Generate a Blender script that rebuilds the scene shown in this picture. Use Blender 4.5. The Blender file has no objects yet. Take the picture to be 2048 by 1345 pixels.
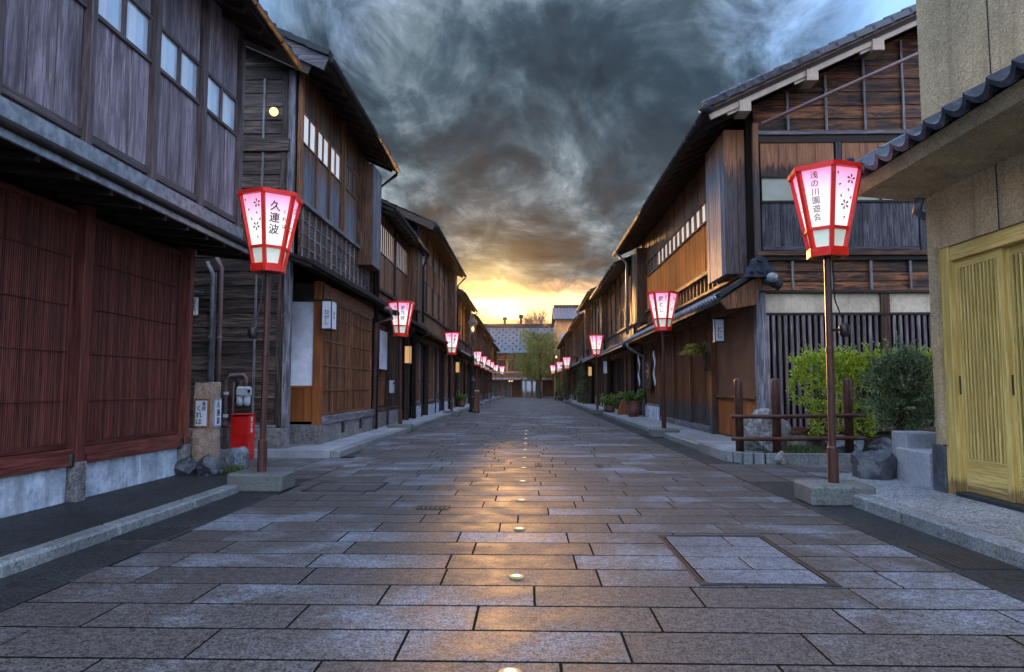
import bpy, bmesh, math, random
from mathutils import Vector, noise as mnoise
R = math.radians
SC = bpy.context.scene
COL = SC.collection
rng = random.Random(11)

# ------------------------------------------------------------------ camera
cam_d = bpy.data.cameras.new('camera'); cam = bpy.data.objects.new('camera', cam_d); COL.objects.link(cam)
cam.location = (0, 0, 1.1)
cam_d.lens = 24; cam_d.sensor_width = 36; cam_d.clip_end = 3000; cam_d.clip_start = 0.05
cam.rotation_euler = (R(90 + 4.3), 0, R(1.43))
SC.camera = cam

# ------------------------------------------------------------------ world, sun, exposure
SUN_EL, SUN_AZ = 6.2, -3.2           # degrees; azimuth from +Y towards +X
SC.view_settings.view_transform = 'Standard'; SC.view_settings.look = 'None'
SC.view_settings.gamma = 1; SC.view_settings.use_curve_mapping = False
SC.view_settings.exposure = 2.55
SC.cycles.use_denoising = True
SC.cycles.max_bounces = 4; SC.cycles.diffuse_bounces = 2; SC.cycles.glossy_bounces = 2; SC.cycles.use_adaptive_sampling = True; SC.cycles.adaptive_threshold = .02
SC.cycles.sample_clamp_indirect = 6

def make_world():
    w = bpy.data.worlds.new('World'); SC.world = w; w.use_nodes = True
    w.cycles.sampling_method = 'MANUAL'; w.cycles.sample_map_resolution = 512
    nt = w.node_tree; nt.nodes.clear()
    def nd(t, **k):
        n = nt.nodes.new(t)
        for a, b in k.items(): setattr(n, a, b)
        return n
    def inp(sock, v):
        if hasattr(v, 'links') or isinstance(v, bpy.types.NodeSocket): nt.links.new(v, sock)
        else: sock.default_value = v
    def M(op, a, b=0.0, c=None, clamp=False):
        n = nd('ShaderNodeMath', operation=op, use_clamp=clamp); inp(n.inputs[0], a); inp(n.inputs[1], b)
        if c is not None: inp(n.inputs[2], c)
        return n.outputs[0]
    def step(x, a, b):
        n = nd('ShaderNodeMapRange', interpolation_type='SMOOTHSTEP'); inp(n.inputs[0], x)
        n.inputs[1].default_value = a; n.inputs[2].default_value = b
        return n.outputs[0]
    def mix(f, a, b, mode='MIX'):
        n = nd('ShaderNodeMix', data_type='RGBA', blend_type=mode); inp(n.inputs[0], f); inp(n.inputs[6], a); inp(n.inputs[7], b)
        return n.outputs[2]
    def xyz(x, y, z):
        n = nd('ShaderNodeCombineXYZ'); inp(n.inputs[0], x); inp(n.inputs[1], y); inp(n.inputs[2], z); return n.outputs[0]
    def noise(v, sc, det=6, ro=.6, dist=0.):
        n = nd('ShaderNodeTexNoise'); nt.links.new(v, n.inputs['Vector'])
        n.inputs['Scale'].default_value = sc; n.inputs['Detail'].default_value = det
        n.inputs['Roughness'].default_value = ro; n.inputs['Distortion'].default_value = dist
        return n.outputs[0]
    tc = nd('ShaderNodeTexCoord'); sep = nd('ShaderNodeSeparateXYZ'); nt.links.new(tc.outputs['Generated'], sep.inputs[0])
    x, y, z = sep.outputs
    zc = M('MAXIMUM', z, 0.0)
    den = M('ADD', zc, .16)
    px, py = M('DIVIDE', x, den), M('DIVIDE', y, den)
    pv = xyz(px, py, 0.0)
    # clear evening sky
    sky = nd('ShaderNodeTexSky', sky_type='NISHITA'); sky.sun_disc = False
    sky.sun_elevation = R(SUN_EL); sky.sun_rotation = R(SUN_AZ); sky.air_density = 1.0; sky.dust_density = .6; sky.ozone_density = 2.0
    clear = mix(1.0, sky.outputs[0], SKYMUL, 'MULTIPLY')
    cap = mix(1.0, mix(1.0, clear, (3.0, 2.4, 1.9, 1), 'MULTIPLY'), (1, 1, 1, 1), 'ADD')
    clear = mix(1.0, clear, cap, 'DIVIDE')          # strong light near the sun levels off in the haze
    # thin bright veil high overhead and behind
    n_big = noise(pv, .55, 2, .5, .4)
    n_det = noise(xyz(M('MULTIPLY', px, 1.15), M('MULTIPLY', py, .80), 3.0), 1.75, 7, .64, .5)
    n_fine = noise(xyz(M('MULTIPLY', px, 1.1), M('MULTIPLY', py, .60), 9.0), 5.0, 5, .64, 1.0)
    tone = M('ADD', M('MULTIPLY', n_det, .74), M('MULTIPLY', n_fine, .26))
    hi = M('MAXIMUM', step(z, .38, .75), step(y, .35, -.25))
    veil = mix(M('MULTIPLY', step(n_big, .34, .62), M('ADD', .12, M('MULTIPLY', hi, .88))), clear, VEIL)
    # heavy cloud bank low over the west end of the street
    yy = M('MAXIMUM', y, .02)
    azr = M('ABSOLUTE', M('SUBTRACT', M('DIVIDE', x, yy), .02))
    edge = M('ADD', azr, M('MULTIPLY', M('SUBTRACT', n_big, .5), .75))
    edge = M('ADD', edge, M('MULTIPLY', M('SUBTRACT', n_fine, .5), .35))
    edge = M('ADD', edge, M('MULTIPLY', M('MAXIMUM', M('SUBTRACT', z, .22), 0.0), .75))
    bank = M('SUBTRACT', 1.0, step(edge, .42, .74))
    bank = M('MULTIPLY', bank, step(y, .02, .3))
    bank = M('MULTIPLY', bank, M('SUBTRACT', 1.0, step(M('ADD', z, M('MULTIPLY', M('SUBTRACT', n_det, .5), .3)), .50, .72)))
    low = M('ADD', z, M('MULTIPLY', M('SUBTRACT', n_fine, .5), .07))
    low = M('SUBTRACT', low, M('MULTIPLY', azr, .06))
    bank = M('MULTIPLY', bank, step(low, .120, .160))
    ramp = nd('ShaderNodeValToRGB'); nt.links.new(tone, ramp.inputs[0]); cr = ramp.color_ramp
    cr.elements[0].position = .38; cr.elements[0].color = (.0012, .0026, .0038, 1)
    cr.elements[1].position = .70; cr.elements[1].color = (.14, .155, .16, 1)
    for p, c in ((.46, (.0045, .0080, .0108, 1)), (.52, (.0120, .0192, .0250, 1)), (.59, (.036, .048, .056, 1))):
        e = cr.elements.new(p); e.color = c
    # light of the low sun
    sd = (math.sin(R(SUN_AZ))*math.cos(R(SUN_EL)), math.cos(R(SUN_AZ))*math.cos(R(SUN_EL)), math.sin(R(SUN_EL)))
    dv = nd('ShaderNodeVectorMath', operation='DOT_PRODUCT'); nt.links.new(tc.outputs['Generated'], dv.inputs[0]); dv.inputs[1].default_value = sd
    ang = M('ARCCOSINE', M('MINIMUM', dv.outputs['Value'], .999999))
    def gauss(w_): 
        q = M('DIVIDE', ang, R(w_)); return M('EXPONENT', M('MULTIPLY', M('MULTIPLY', q, q), -1.0))
    cl = mix(M('MULTIPLY', gauss(6.5), .8), ramp.outputs[0], mix(1.0, ramp.outputs[0], (2.3, 1.25, .45, 1), 'MULTIPLY'))
    veil = mix(M('MULTIPLY', gauss(17), .95), veil, mix(1.0, veil, (.95, .50, .15, 1), 'MULTIPLY'))
    body = mix(M('MULTIPLY', bank, .97), veil, cl)
    g1 = mix(1.0, (.34, .25, .10, 1), gauss(3.0), 'MULTIPLY')
    g2 = mix(1.0, (.19, .075, .010, 1), M('MULTIPLY', gauss(14), M('SUBTRACT', 1.0, M('MULTIPLY', bank, .97))), 'MULTIPLY')
    streak = noise(xyz(M('MULTIPLY', x, 2.2), M('MULTIPLY', z, 26.0), 5.0), 1.3, 5, .55, .6)
    low2 = M('SUBTRACT', 1.0, step(z, .12, .19))
    st = M('MULTIPLY', step(streak, .47, .62), low2)
    st = M('MULTIPLY', st, .75)
    warm = mix(1.0, g1, g2, 'ADD')
    tot = mix(1.0, body, warm, 'ADD')
    tot = mix(M('MULTIPLY', st, step(y, .5, .8)), tot, (.085, .048, .022, 1))
    bg = nd('ShaderNodeBackground'); nt.links.new(tot, bg.inputs[0]); bg.inputs[1].default_value = 1.0
    out = nd('ShaderNodeOutputWorld'); nt.links.new(bg.outputs[0], out.inputs[0])
SKYMUL = (.050, .086, .145, 1)          # sky texture strength about 0.05, bluish
VEIL = (.43, .51, .70, 1)
make_world()
sun_d = bpy.data.lights.new('sun', 'SUN'); sun_d.energy = .72; sun_d.angle = R(2.5); sun_d.color = (1, .50, .17)
sun = bpy.data.objects.new('sun', sun_d); COL.objects.link(sun)
sun.rotation_euler = Vector((math.sin(R(SUN_AZ))*math.cos(R(SUN_EL)), math.cos(R(SUN_AZ))*math.cos(R(SUN_EL)), math.sin(R(SUN_EL)))).to_track_quat('Z', 'Y').to_euler()

# ------------------------------------------------------------------ materials
MATS = {}
class NT:
    def __init__(s, name):
        s.m = bpy.data.materials.new(name); s.m.use_nodes = True; s.t = s.m.node_tree
        s.p = s.t.nodes['Principled BSDF']; s.o = s.t.nodes['Material Output']; MATS[name] = s.m
    def n(s, t, **k):
        x = s.t.nodes.new(t)
        for a, b in k.items(): setattr(x, a, b)
        return x
    def i(s, sock, v):
        if isinstance(v, bpy.types.NodeSocket): s.t.links.new(v, sock)
        else: sock.default_value = v
    def M(s, op, a, b=0.0, clamp=False):
        n = s.n('ShaderNodeMath', operation=op, use_clamp=clamp); s.i(n.inputs[0], a); s.i(n.inputs[1], b); return n.outputs[0]
    def step(s, x, a, b, o0=0., o1=1.):
        n = s.n('ShaderNodeMapRange', interpolation_type='SMOOTHSTEP'); s.i(n.inputs[0], x)
        for k, v in ((1, a), (2, b), (3, o0), (4, o1)): n.inputs[k].default_value = v
        return n.outputs[0]
    def mix(s, f, a, b, mode='MIX'):
        n = s.n('ShaderNodeMix', data_type='RGBA', blend_type=mode); s.i(n.inputs[0], f); s.i(n.inputs[6], a); s.i(n.inputs[7], b); return n.outputs[2]
    def xyz(s, x, y, z):
        n = s.n('ShaderNodeCombineXYZ'); s.i(n.inputs[0], x); s.i(n.inputs[1], y); s.i(n.inputs[2], z); return n.outputs[0]
    def sep(s, v):
        n = s.n('ShaderNodeSeparateXYZ'); s.i(n.inputs[0], v); return n.outputs
    def noise(s, v, sc, det=4, ro=.55, dist=0.):
        n = s.n('ShaderNodeTexNoise'); s.i(n.inputs['Vector'], v)
        n.inputs['Scale'].default_value = sc; n.inputs['Detail'].default_value = det
        n.inputs['Roughness'].default_value = ro; n.inputs['Distortion'].default_value = dist; return n.outputs[0]
    def pos(s): return s.n('ShaderNodeNewGeometry').outputs['Position']
    def bump(s, h, st=.3, d=.01):
        n = s.n('ShaderNodeBump'); s.i(n.inputs['Height'], h); n.inputs['Strength'].default_value = st; n.inputs['Distance'].default_value = d
        s.t.links.new(n.outputs[0], s.p.inputs['Normal'])
    def col(s, c): s.i(s.p.inputs['Base Color'], c)
    def rough(s, r): s.i(s.p.inputs['Roughness'], r)
def c4(c): return (c[0], c[1], c[2], 1)

def wood(name, c1, c2, rough=.55, weather=None, wamt=.5, split=None, var=.5):
    """plank wood; UV: u across, v along the grain, metres. weather: colour of grey-black wear in blotches.
    split=(z, width, colour): wear below that height, ragged edge."""
    a = NT(name)
    u, v, _ = a.sep(a.n('ShaderNodeUVMap').outputs[0])
    rnd = a.n('ShaderNodeObjectInfo').outputs['Random']
    vec = a.xyz(a.M('ADD', a.M('MULTIPLY', u, 62.), a.M('MULTIPLY', rnd, 57.)), a.M('ADD', a.M('MULTIPLY', v, 2.4), a.M('MULTIPLY', rnd, 31.)), a.M('MULTIPLY', rnd, 13.))
    g = a.noise(vec, 1.0, 4, .66, .25)
    vec2 = a.xyz(a.M('ADD', a.M('MULTIPLY', u, 9.), a.M('MULTIPLY', rnd, 91.)), a.M('ADD', a.M('MULTIPLY', v, 1.1), a.M('MULTIPLY', rnd, 17.)), rnd)
    b = a.noise(vec2, 1.0, 6, .68, .3)
    gs = a.step(g, .40, .60); col = a.mix(gs, c4(c1), c4(c2))
    if weather:
        col = a.mix(a.M('MULTIPLY', a.step(a.M('ADD', a.M('MULTIPLY', b, .7), a.M('MULTIPLY', g, .3)), .44, .60), wamt), col, c4(weather))
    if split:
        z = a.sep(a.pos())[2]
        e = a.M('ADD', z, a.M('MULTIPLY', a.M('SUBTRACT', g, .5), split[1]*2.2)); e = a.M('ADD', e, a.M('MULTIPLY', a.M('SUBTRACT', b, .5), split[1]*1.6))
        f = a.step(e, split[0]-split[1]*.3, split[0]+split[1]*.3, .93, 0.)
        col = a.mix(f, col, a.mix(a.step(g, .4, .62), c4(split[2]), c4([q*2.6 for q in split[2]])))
    k = a.M('ADD', 1.0-var*.5, a.M('MULTIPLY', rnd, var))
    col = a.mix(1.0, col, a.xyz(k, k, k), 'MULTIPLY')
    a.col(col); a.rough(a.step(g, .3, .7, rough-.05, rough+.2)); a.bump(g, .55, .006); a.p.inputs['Specular IOR Level'].default_value = .3
    return a.m

def stone(name, c1, c2, speck=90, rough=.7, bump=.3, moss=None, big=1.2, speckamt=.6, streak=None, spec=.5):
    a = NT(name); p = a.pos()
    n1 = a.noise(p, speck, 3, .6); n2 = a.noise(p, big, 5, .6); n3 = a.noise(p, speck*.23, 4, .6)
    col = a.mix(a.M('ADD', a.M('MULTIPLY', a.step(n1, .38, .62), speckamt), a.M('MULTIPLY', a.step(n3, .35, .65), 1-speckamt)), c4(c1), c4(c2))
    k = a.step(n2, .3, .7, .72, 1.22); col = a.mix(1.0, col, a.xyz(k, k, k), 'MULTIPLY')
    if streak:                                   # rain streaks run down the wall
        x_, y_, z_ = a.sep(p); q = a.noise(a.xyz(a.M('MULTIPLY', x_, 7.), a.M('MULTIPLY', y_, 7.), a.M('MULTIPLY', z_, .45)), 1.0, 5, .65, .3)
        col = a.mix(a.step(q, .48, .70, 0, streak), col, c4([w_*.42 for w_ in c1]))
    if moss: col = a.mix(a.step(n3, .52, .66, 0, .7), col, c4(moss))
    a.p.inputs['Specular IOR Level'].default_value = spec
    a.col(col); a.rough(rough); a.bump(a.M('ADD', n1, a.M('MULTIPLY', n3, 1.5)), bump, .008)
    return a.m

def plain(name, c, rough=.5, metal=0., var=.25, bump=.0, sc=6., emit=None, es=0., spec=.5):
    a = NT(name); p = a.pos(); n1 = a.noise(p, sc, 5, .6)
    k = a.step(n1, .3, .7, 1-var, 1+var); a.col(a.mix(1.0, c4(c), a.xyz(k, k, k), 'MULTIPLY'))
    a.rough(a.step(n1, .3, .7, max(.03, rough-.08), min(1, rough+.1))); a.p.inputs['Metallic'].default_value = metal; a.p.inputs['Specular IOR Level'].default_value = spec
    if bump: a.bump(a.noise(p, sc*12, 3), bump, .004)
    if emit: a.p.inputs['Emission Color'].default_value = c4(emit); a.p.inputs['Emission Strength'].default_value = es
    return a.m

# woods
wood('board_mauve', (.180, .140, .162), (.46, .385, .425), .55, (.068, .052, .058), .75, var=.45)
wood('post_mauve', (.075, .052, .052), (.18, .135, .135), .5, (.04, .03, .03), .5, var=.3)
wood('lattice_red', (.078, .018, .013), (.20, .054, .037), .5, (.036, .013, .010), .55, var=.9)
wood('board_black', (.020, .014, .011), (.17, .118, .090), .55, (.010, .010, .012), .68, var=1.0)
wood('board_grey', (.062, .058, .066), (.30, .285, .315), .5, (.024, .022, .026), .6, var=.6)
wood('board_brown', (.080, .030, .012), (.32, .135, .052), .5, (.026, .016, .012), .5, var=.8)
wood('board_dark', (.028, .014, .009), (.17, .080, .040), .5, (.014, .011, .010), .55, var=.9)
wood('board_orange', (.60, .125, .008), (.86, .28, .026), .65, (.26, .058, .008), .4, var=.4)
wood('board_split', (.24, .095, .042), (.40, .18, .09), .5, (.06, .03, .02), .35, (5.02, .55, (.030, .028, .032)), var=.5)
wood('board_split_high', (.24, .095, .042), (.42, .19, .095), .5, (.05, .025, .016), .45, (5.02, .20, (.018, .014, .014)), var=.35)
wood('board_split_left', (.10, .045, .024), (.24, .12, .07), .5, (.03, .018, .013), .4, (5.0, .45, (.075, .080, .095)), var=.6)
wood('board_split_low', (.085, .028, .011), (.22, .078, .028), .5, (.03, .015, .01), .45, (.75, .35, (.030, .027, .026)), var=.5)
wood('board_gable', (.020, .011, .008), (.34, .125, .042), .5, (.008, .007, .007), .97, var=.9)
wood('board_char', (.018, .017, .021), (.14, .128, .15), .5, (.010, .010, .012), .6, var=.6)
wood('board_split_pale', (.22, .09, .045), (.40, .19, .10), .5, (.06, .03, .02), .35, (5.25, .4, (.085, .090, .108)), var=.7)
wood('beam_dark', (.014, .009, .007), (.060, .038, .026), .55, (.010, .009, .009), .5, var=.5)
wood('beam_grey', (.10, .095, .10), (.30, .285, .30), .55, (.045, .04, .04), .5, var=.3)
wood('slat_grey', (.10, .075, .078), (.30, .25, .26), .5, (.06, .035, .028), .55, var=.7)
wood('slat_brown', (.085, .030, .014), (.27, .115, .052), .45, (.03, .015, .01), .5, var=.9)
wood('wood_yellow', (.50, .335, .085), (.78, .57, .185), .42, (.36, .225, .06), .45, (.24, .10, (.15, .095, .035)), var=.15)
wood('pole_brown', (.050, .019, .013), (.105, .040, .028), .32, (.03, .014, .011), .4, var=.2)
wood('panel_rust', (.24, .068, .016), (.36, .115, .030), .45, (.10, .03, .012), .5, var=.4)
plain('door_back', (.030, .028, .018), .6)
plain('void_black', (.010, .008, .007), .8)
plain('inside_dark', (.012, .008, .006), .8, spec=.1)
# masonry and ground
stone('stucco_tan', (.24, .18, .092), (.54, .43, .255), 95, .85, .9, speckamt=.8, big=.9, streak=.4)
stone('plaster_cream', (.48, .38, .265), (.62, .52, .39), 60, .85, .25, speckamt=.4, streak=.35)
stone('plaster_white', (.70, .71, .80), (.80, .82, .90), 50, .8, .1, speckamt=.4)
stone('plaster_rust', (.135, .052, .018), (.19, .078, .028), 90, .8, .3)
stone('plaster_orange', (.56, .22, .07), (.66, .29, .105), 20, .8, .1)  # orange light on the street-end front is put into this plaster colour
stone('base_stone', (.30, .36, .44), (.60, .66, .74), 22, .6, 1.0, big=2.6, speckamt=.3, streak=.5)
stone('plinth_stone', (.05, .047, .046), (.32, .30, .285), 62, .75, .6)
stone('pillar_stone', (.25, .155, .105), (.56, .40, .31), 55, .7, .5)
stone('granite_block', (.24, .25, .27), (.40, .41, .44), 110, .6, .3)
stone('concrete_block', (.085, .090, .085), (.17, .175, .165), 60, .75, .5, (.05, .06, .04))
stone('kerb_stone', (.10, .11, .115), (.32, .335, .34), 70, .6, .6, (.05, .065, .04))
stone('aggregate', (.05, .056, .062), (.46, .48, .50), 58, .5, .9, big=.8, speckamt=.85)
stone('asphalt', (.005, .006, .0065), (.062, .066, .066), 55, .6, 1.0, (.012, .016, .010), big=1.6, spec=.25)
stone('mortar', (.005, .0045, .004), (.014, .013, .011), 60, .95, .3, spec=.05)
stone('rock_dark', (.030, .034, .040), (.085, .092, .105), 30, .45, .6, big=5)
stone('rock_blue', (.075, .092, .115), (.19, .215, .24), 26, .5, .7, big=5)
stone('rock_pale', (.05, .046, .042), (.34, .33, .325), 18, .7, .9, (.05, .05, .03), big=4)
stone('soil', (.020, .018, .012), (.055, .05, .03), 50, .9, .8, (.035, .055, .018))
stone('earth', (.06, .058, .052), (.10, .095, .085), 20, .9, .3)
# metals, glass, paint
plain('tile_blue', (.032, .042, .060), .2, 0., .35, .15, 9)
plain('tile_grey', (.21, .225, .25), .3, 0., .35, .15, 9)
plain('tile_far', (.115, .125, .145), .45, 0., .35, .15, 9)
plain('tile_black', (.026, .030, .037), .65, 0., .3, .15, 9, spec=.25)
plain('gutter_dark', (.026, .022, .021), .7, 0., .3, spec=.15)
plain('gutter_grey', (.16, .17, .19), .4, .4, .3)
plain('flashing', (.25, .27, .29), .45, .3, .4, .1, 14)
plain('pipe_mauve', (.17, .10, .10), .4, 0., .2)
plain('paint_beige', (.42, .33, .25), .5, 0., .15)
plain('meter_grey', (.42, .46, .48), .45, 0., .1)
plain('red_box', (.62, .012, .010), .35, 0., .1)
plain('lacquer_red', (.82, .022, .010), .33, 0., .12)
plain('ink', (.018, .012, .022), .6, 0., 0.)
plain('ink_plum', (.16, .035, .13), .6, 0., 0.)
plain('white_paint', (.78, .78, .78), .5, 0., .05)
plain('sign_white', (.68, .70, .76), .4, 0., .06)
plain('sign_lit', (.7, .5, .25), .4, 0., .06, emit=(1, .50, .15), es=.09)
plain('iron', (.045, .040, .038), .4, .6, .3)
plain('steel', (.028, .029, .030), .6, .2, .3)
plain('bulb', (.9, .7, .4), .4, emit=(1, .60, .16), es=.42)
plain('ground_bulb', (.9, .75, .5), .35, emit=(1, .70, .36), es=.17)
plain('lamp_glass', (.6, .55, .45), .15, emit=(1, .7, .3), es=.35)
plain('clay_pot', (.13, .055, .035), .45, 0., .3)
plain('cloth_white', (.55, .55, .62), .8, 0., .15)
plain('gold_emblem', (.42, .28, .10), .5)

def glass_pane(name, c, rough=.06, emit=None, es=0.):
    a = NT(name); n1 = a.noise(a.pos(), 2.2, 2); a.col(a.mix(a.step(n1, .35, .65), c4(c), c4([q*.8 for q in c])))
    a.rough(.55); a.p.inputs['Coat Weight'].default_value = 1.0; a.p.inputs['Coat Roughness'].default_value = rough; a.p.inputs['Coat IOR'].default_value = 1.9
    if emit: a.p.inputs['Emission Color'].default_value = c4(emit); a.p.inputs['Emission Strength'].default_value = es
glass_pane('glass_paper', (.80, .80, .82), .05, (.92, .95, 1.0), .10)  # faint cool emission added, standing in for bright reflections under the eaves
glass_pane('glass_curtain', (.62, .72, .84), .03)
glass_pane('glass_white', (.86, .88, .92), .03)
glass_pane('glass_glow', (.80, .74, .66), .05, (1, .86, .72), .15)  # warm glow added to the panes in place of bright sky reflections
glass_pane('glass_dim', (.10, .11, .10), .04)
glass_pane('glass_green', (.40, .42, .34), .06)

def lantern_paper():
    a = NT('lantern_paper'); z = a.sep(a.n('ShaderNodeTexCoord').outputs['Object'])[2]
    c = a.mix(a.step(z, -.16, .33), (.95, .91, .86, 1), (.95, .34, .62, 1)); a.col(c)
    a.i(a.p.inputs['Emission Color'], c); a.p.inputs['Emission Strength'].default_value = .145; a.rough(.7)
    a = NT('lantern_paper_low'); n1 = a.noise(a.pos(), 9, 3)
    c = a.mix(a.step(n1, .35, .65), (.62, .78, .60, 1), (.80, .82, .70, 1)); a.col(c)
    a.i(a.p.inputs['Emission Color'], c); a.p.inputs['Emission Strength'].default_value = .06; a.rough(.7)
lantern_paper()

def paver_mat(name, island):
    a = NT(name); p = a.pos()
    rnd = a.n('ShaderNodeNewGeometry').outputs['Random Per Island'] if island else a.n('ShaderNodeObjectInfo').outputs['Random']
    n1 = a.noise(p, 80, 3, .7); n3 = a.noise(p, 24, 4, .65); big = a.noise(p, .62, 4, .6, .5); mid = a.noise(p, 2.6, 5, .62, .4)
    sp = a.M('ADD', a.M('MULTIPLY', a.step(n1, .42, .58), .65), a.M('MULTIPLY', a.step(n3, .40, .60), .35))
    warm = a.mix(sp, (.016, .014, .0135, 1), (.150, .130, .118, 1)); cool = a.mix(sp, (.038, .043, .053, 1), (.29, .31, .35, 1))
    f = a.M('ADD', a.M('MULTIPLY', big, .55), a.M('ADD', a.M('MULTIPLY', mid, .36), a.M('MULTIPLY', rnd, .13)))
    col = a.mix(a.step(f, .50, .68), warm, cool)
    k = a.M('ADD', .86, a.M('MULTIPLY', rnd, .28)); col = a.mix(1.0, col, a.xyz(k, k, k), 'MULTIPLY')
    st = a.step(a.noise(p, 5.5, 6, .7, .6), .60, .74, 0, .55); col = a.mix(st, col, (.045, .04, .034, 1))
    pit = a.step(a.noise(p, 150, 2, .5), .62, .70, 0, .7); col = a.mix(pit, col, (.012, .011, .011, 1))
    a.col(col); a.rough(a.step(mid, .3, .7, .50, .66)); a.p.inputs['Specular IOR Level'].default_value = .28; a.bump(a.M('ADD', n1, a.M('MULTIPLY', n3, 1.2)), .40, .006)
paver_mat('paver', False); paver_mat('paver_far', True)
stone('paver_pale', (.036, .039, .047), (.25, .265, .30), 80, .5, .4, big=1.5, speckamt=.7)

def leaf_mat(name, c1, c2, tr=.35):
    a = NT(name); rnd = a.n('ShaderNodeNewGeometry').outputs['Random Per Island']
    a.col(a.mix(rnd, c4(c1), c4(c2))); a.rough(.5)
    t = a.n('ShaderNodeBsdfTranslucent'); a.i(t.inputs[0], a.mix(rnd, c4([q*1.4 for q in c1]), c4([q*1.4 for q in c2])))
    ms = a.n('ShaderNodeMixShader'); ms.inputs[0].default_value = tr
    a.t.links.new(a.p.outputs[0], ms.inputs[1]); a.t.links.new(t.outputs[0], ms.inputs[2]); a.t.links.new(ms.outputs[0], a.o.inputs[0])
leaf_mat('leaf_hedge', (.12, .20, .012), (.50, .56, .05)); leaf_mat('leaf_bush', (.016, .040, .012), (.21, .27, .12), .25)
leaf_mat('leaf_willow', (.10, .13, .018), (.22, .22, .04)); leaf_mat('leaf_pot', (.05, .12, .02), (.16, .24, .04))
leaf_mat('leaf_moss', (.05, .075, .02), (.14, .15, .05)); leaf_mat('leaf_dark', (.02, .03, .010), (.07, .085, .03))
plain('bark', (.050, .036, .026), .8, 0., .4, .4, 20); plain('twig_red', (.11, .055, .035), .8, 0., .3)

# ------------------------------------------------------------------ geometry helpers
W = {}                                   # world position of every unrotated parent
def setw(o, loc, parent):
    p = W.get(parent, (0, 0, 0)) if parent else (0, 0, 0)
    o.location = (loc[0]-p[0], loc[1]-p[1], loc[2]-p[2]); o.parent = parent; W[o] = tuple(loc)
def tag(o, label=None, cat=None, group=None, kind=None, category=None):
    cat = cat or category
    for k, v in (('label', label), ('category', cat), ('group', group), ('kind', kind)):
        if v: o[k] = v
    return o
def thing(name, loc, label, cat, group=None, rz=0.0, local=False):
    """Empty at a thing's base. local=True: its parts are given in its own coordinates"""
    o = bpy.data.objects.new(name, None); COL.objects.link(o); o.empty_display_size = .2
    o.location = loc; o.rotation_euler = (0, 0, rz); W[o] = (0, 0, 0) if (local or rz) else tuple(loc)
    return tag(o, label, cat, group)

def uv_project(me, grain):
    uvl = me.uv_layers.new(name='UVMap').data
    vs = me.vertices
    for p in me.polygons:
        n = p.normal; a = max(range(3), key=lambda i: abs(n[i]))
        if a == grain: iu, iv = (a+1) % 3, (a+2) % 3
        else: iv = grain; iu = 3 - a - grain
        for li in p.loop_indices:
            c = vs[me.loops[li].vertex_index].co; uvl[li].uv = (c[iu] + a*.37, c[iv])

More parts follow.
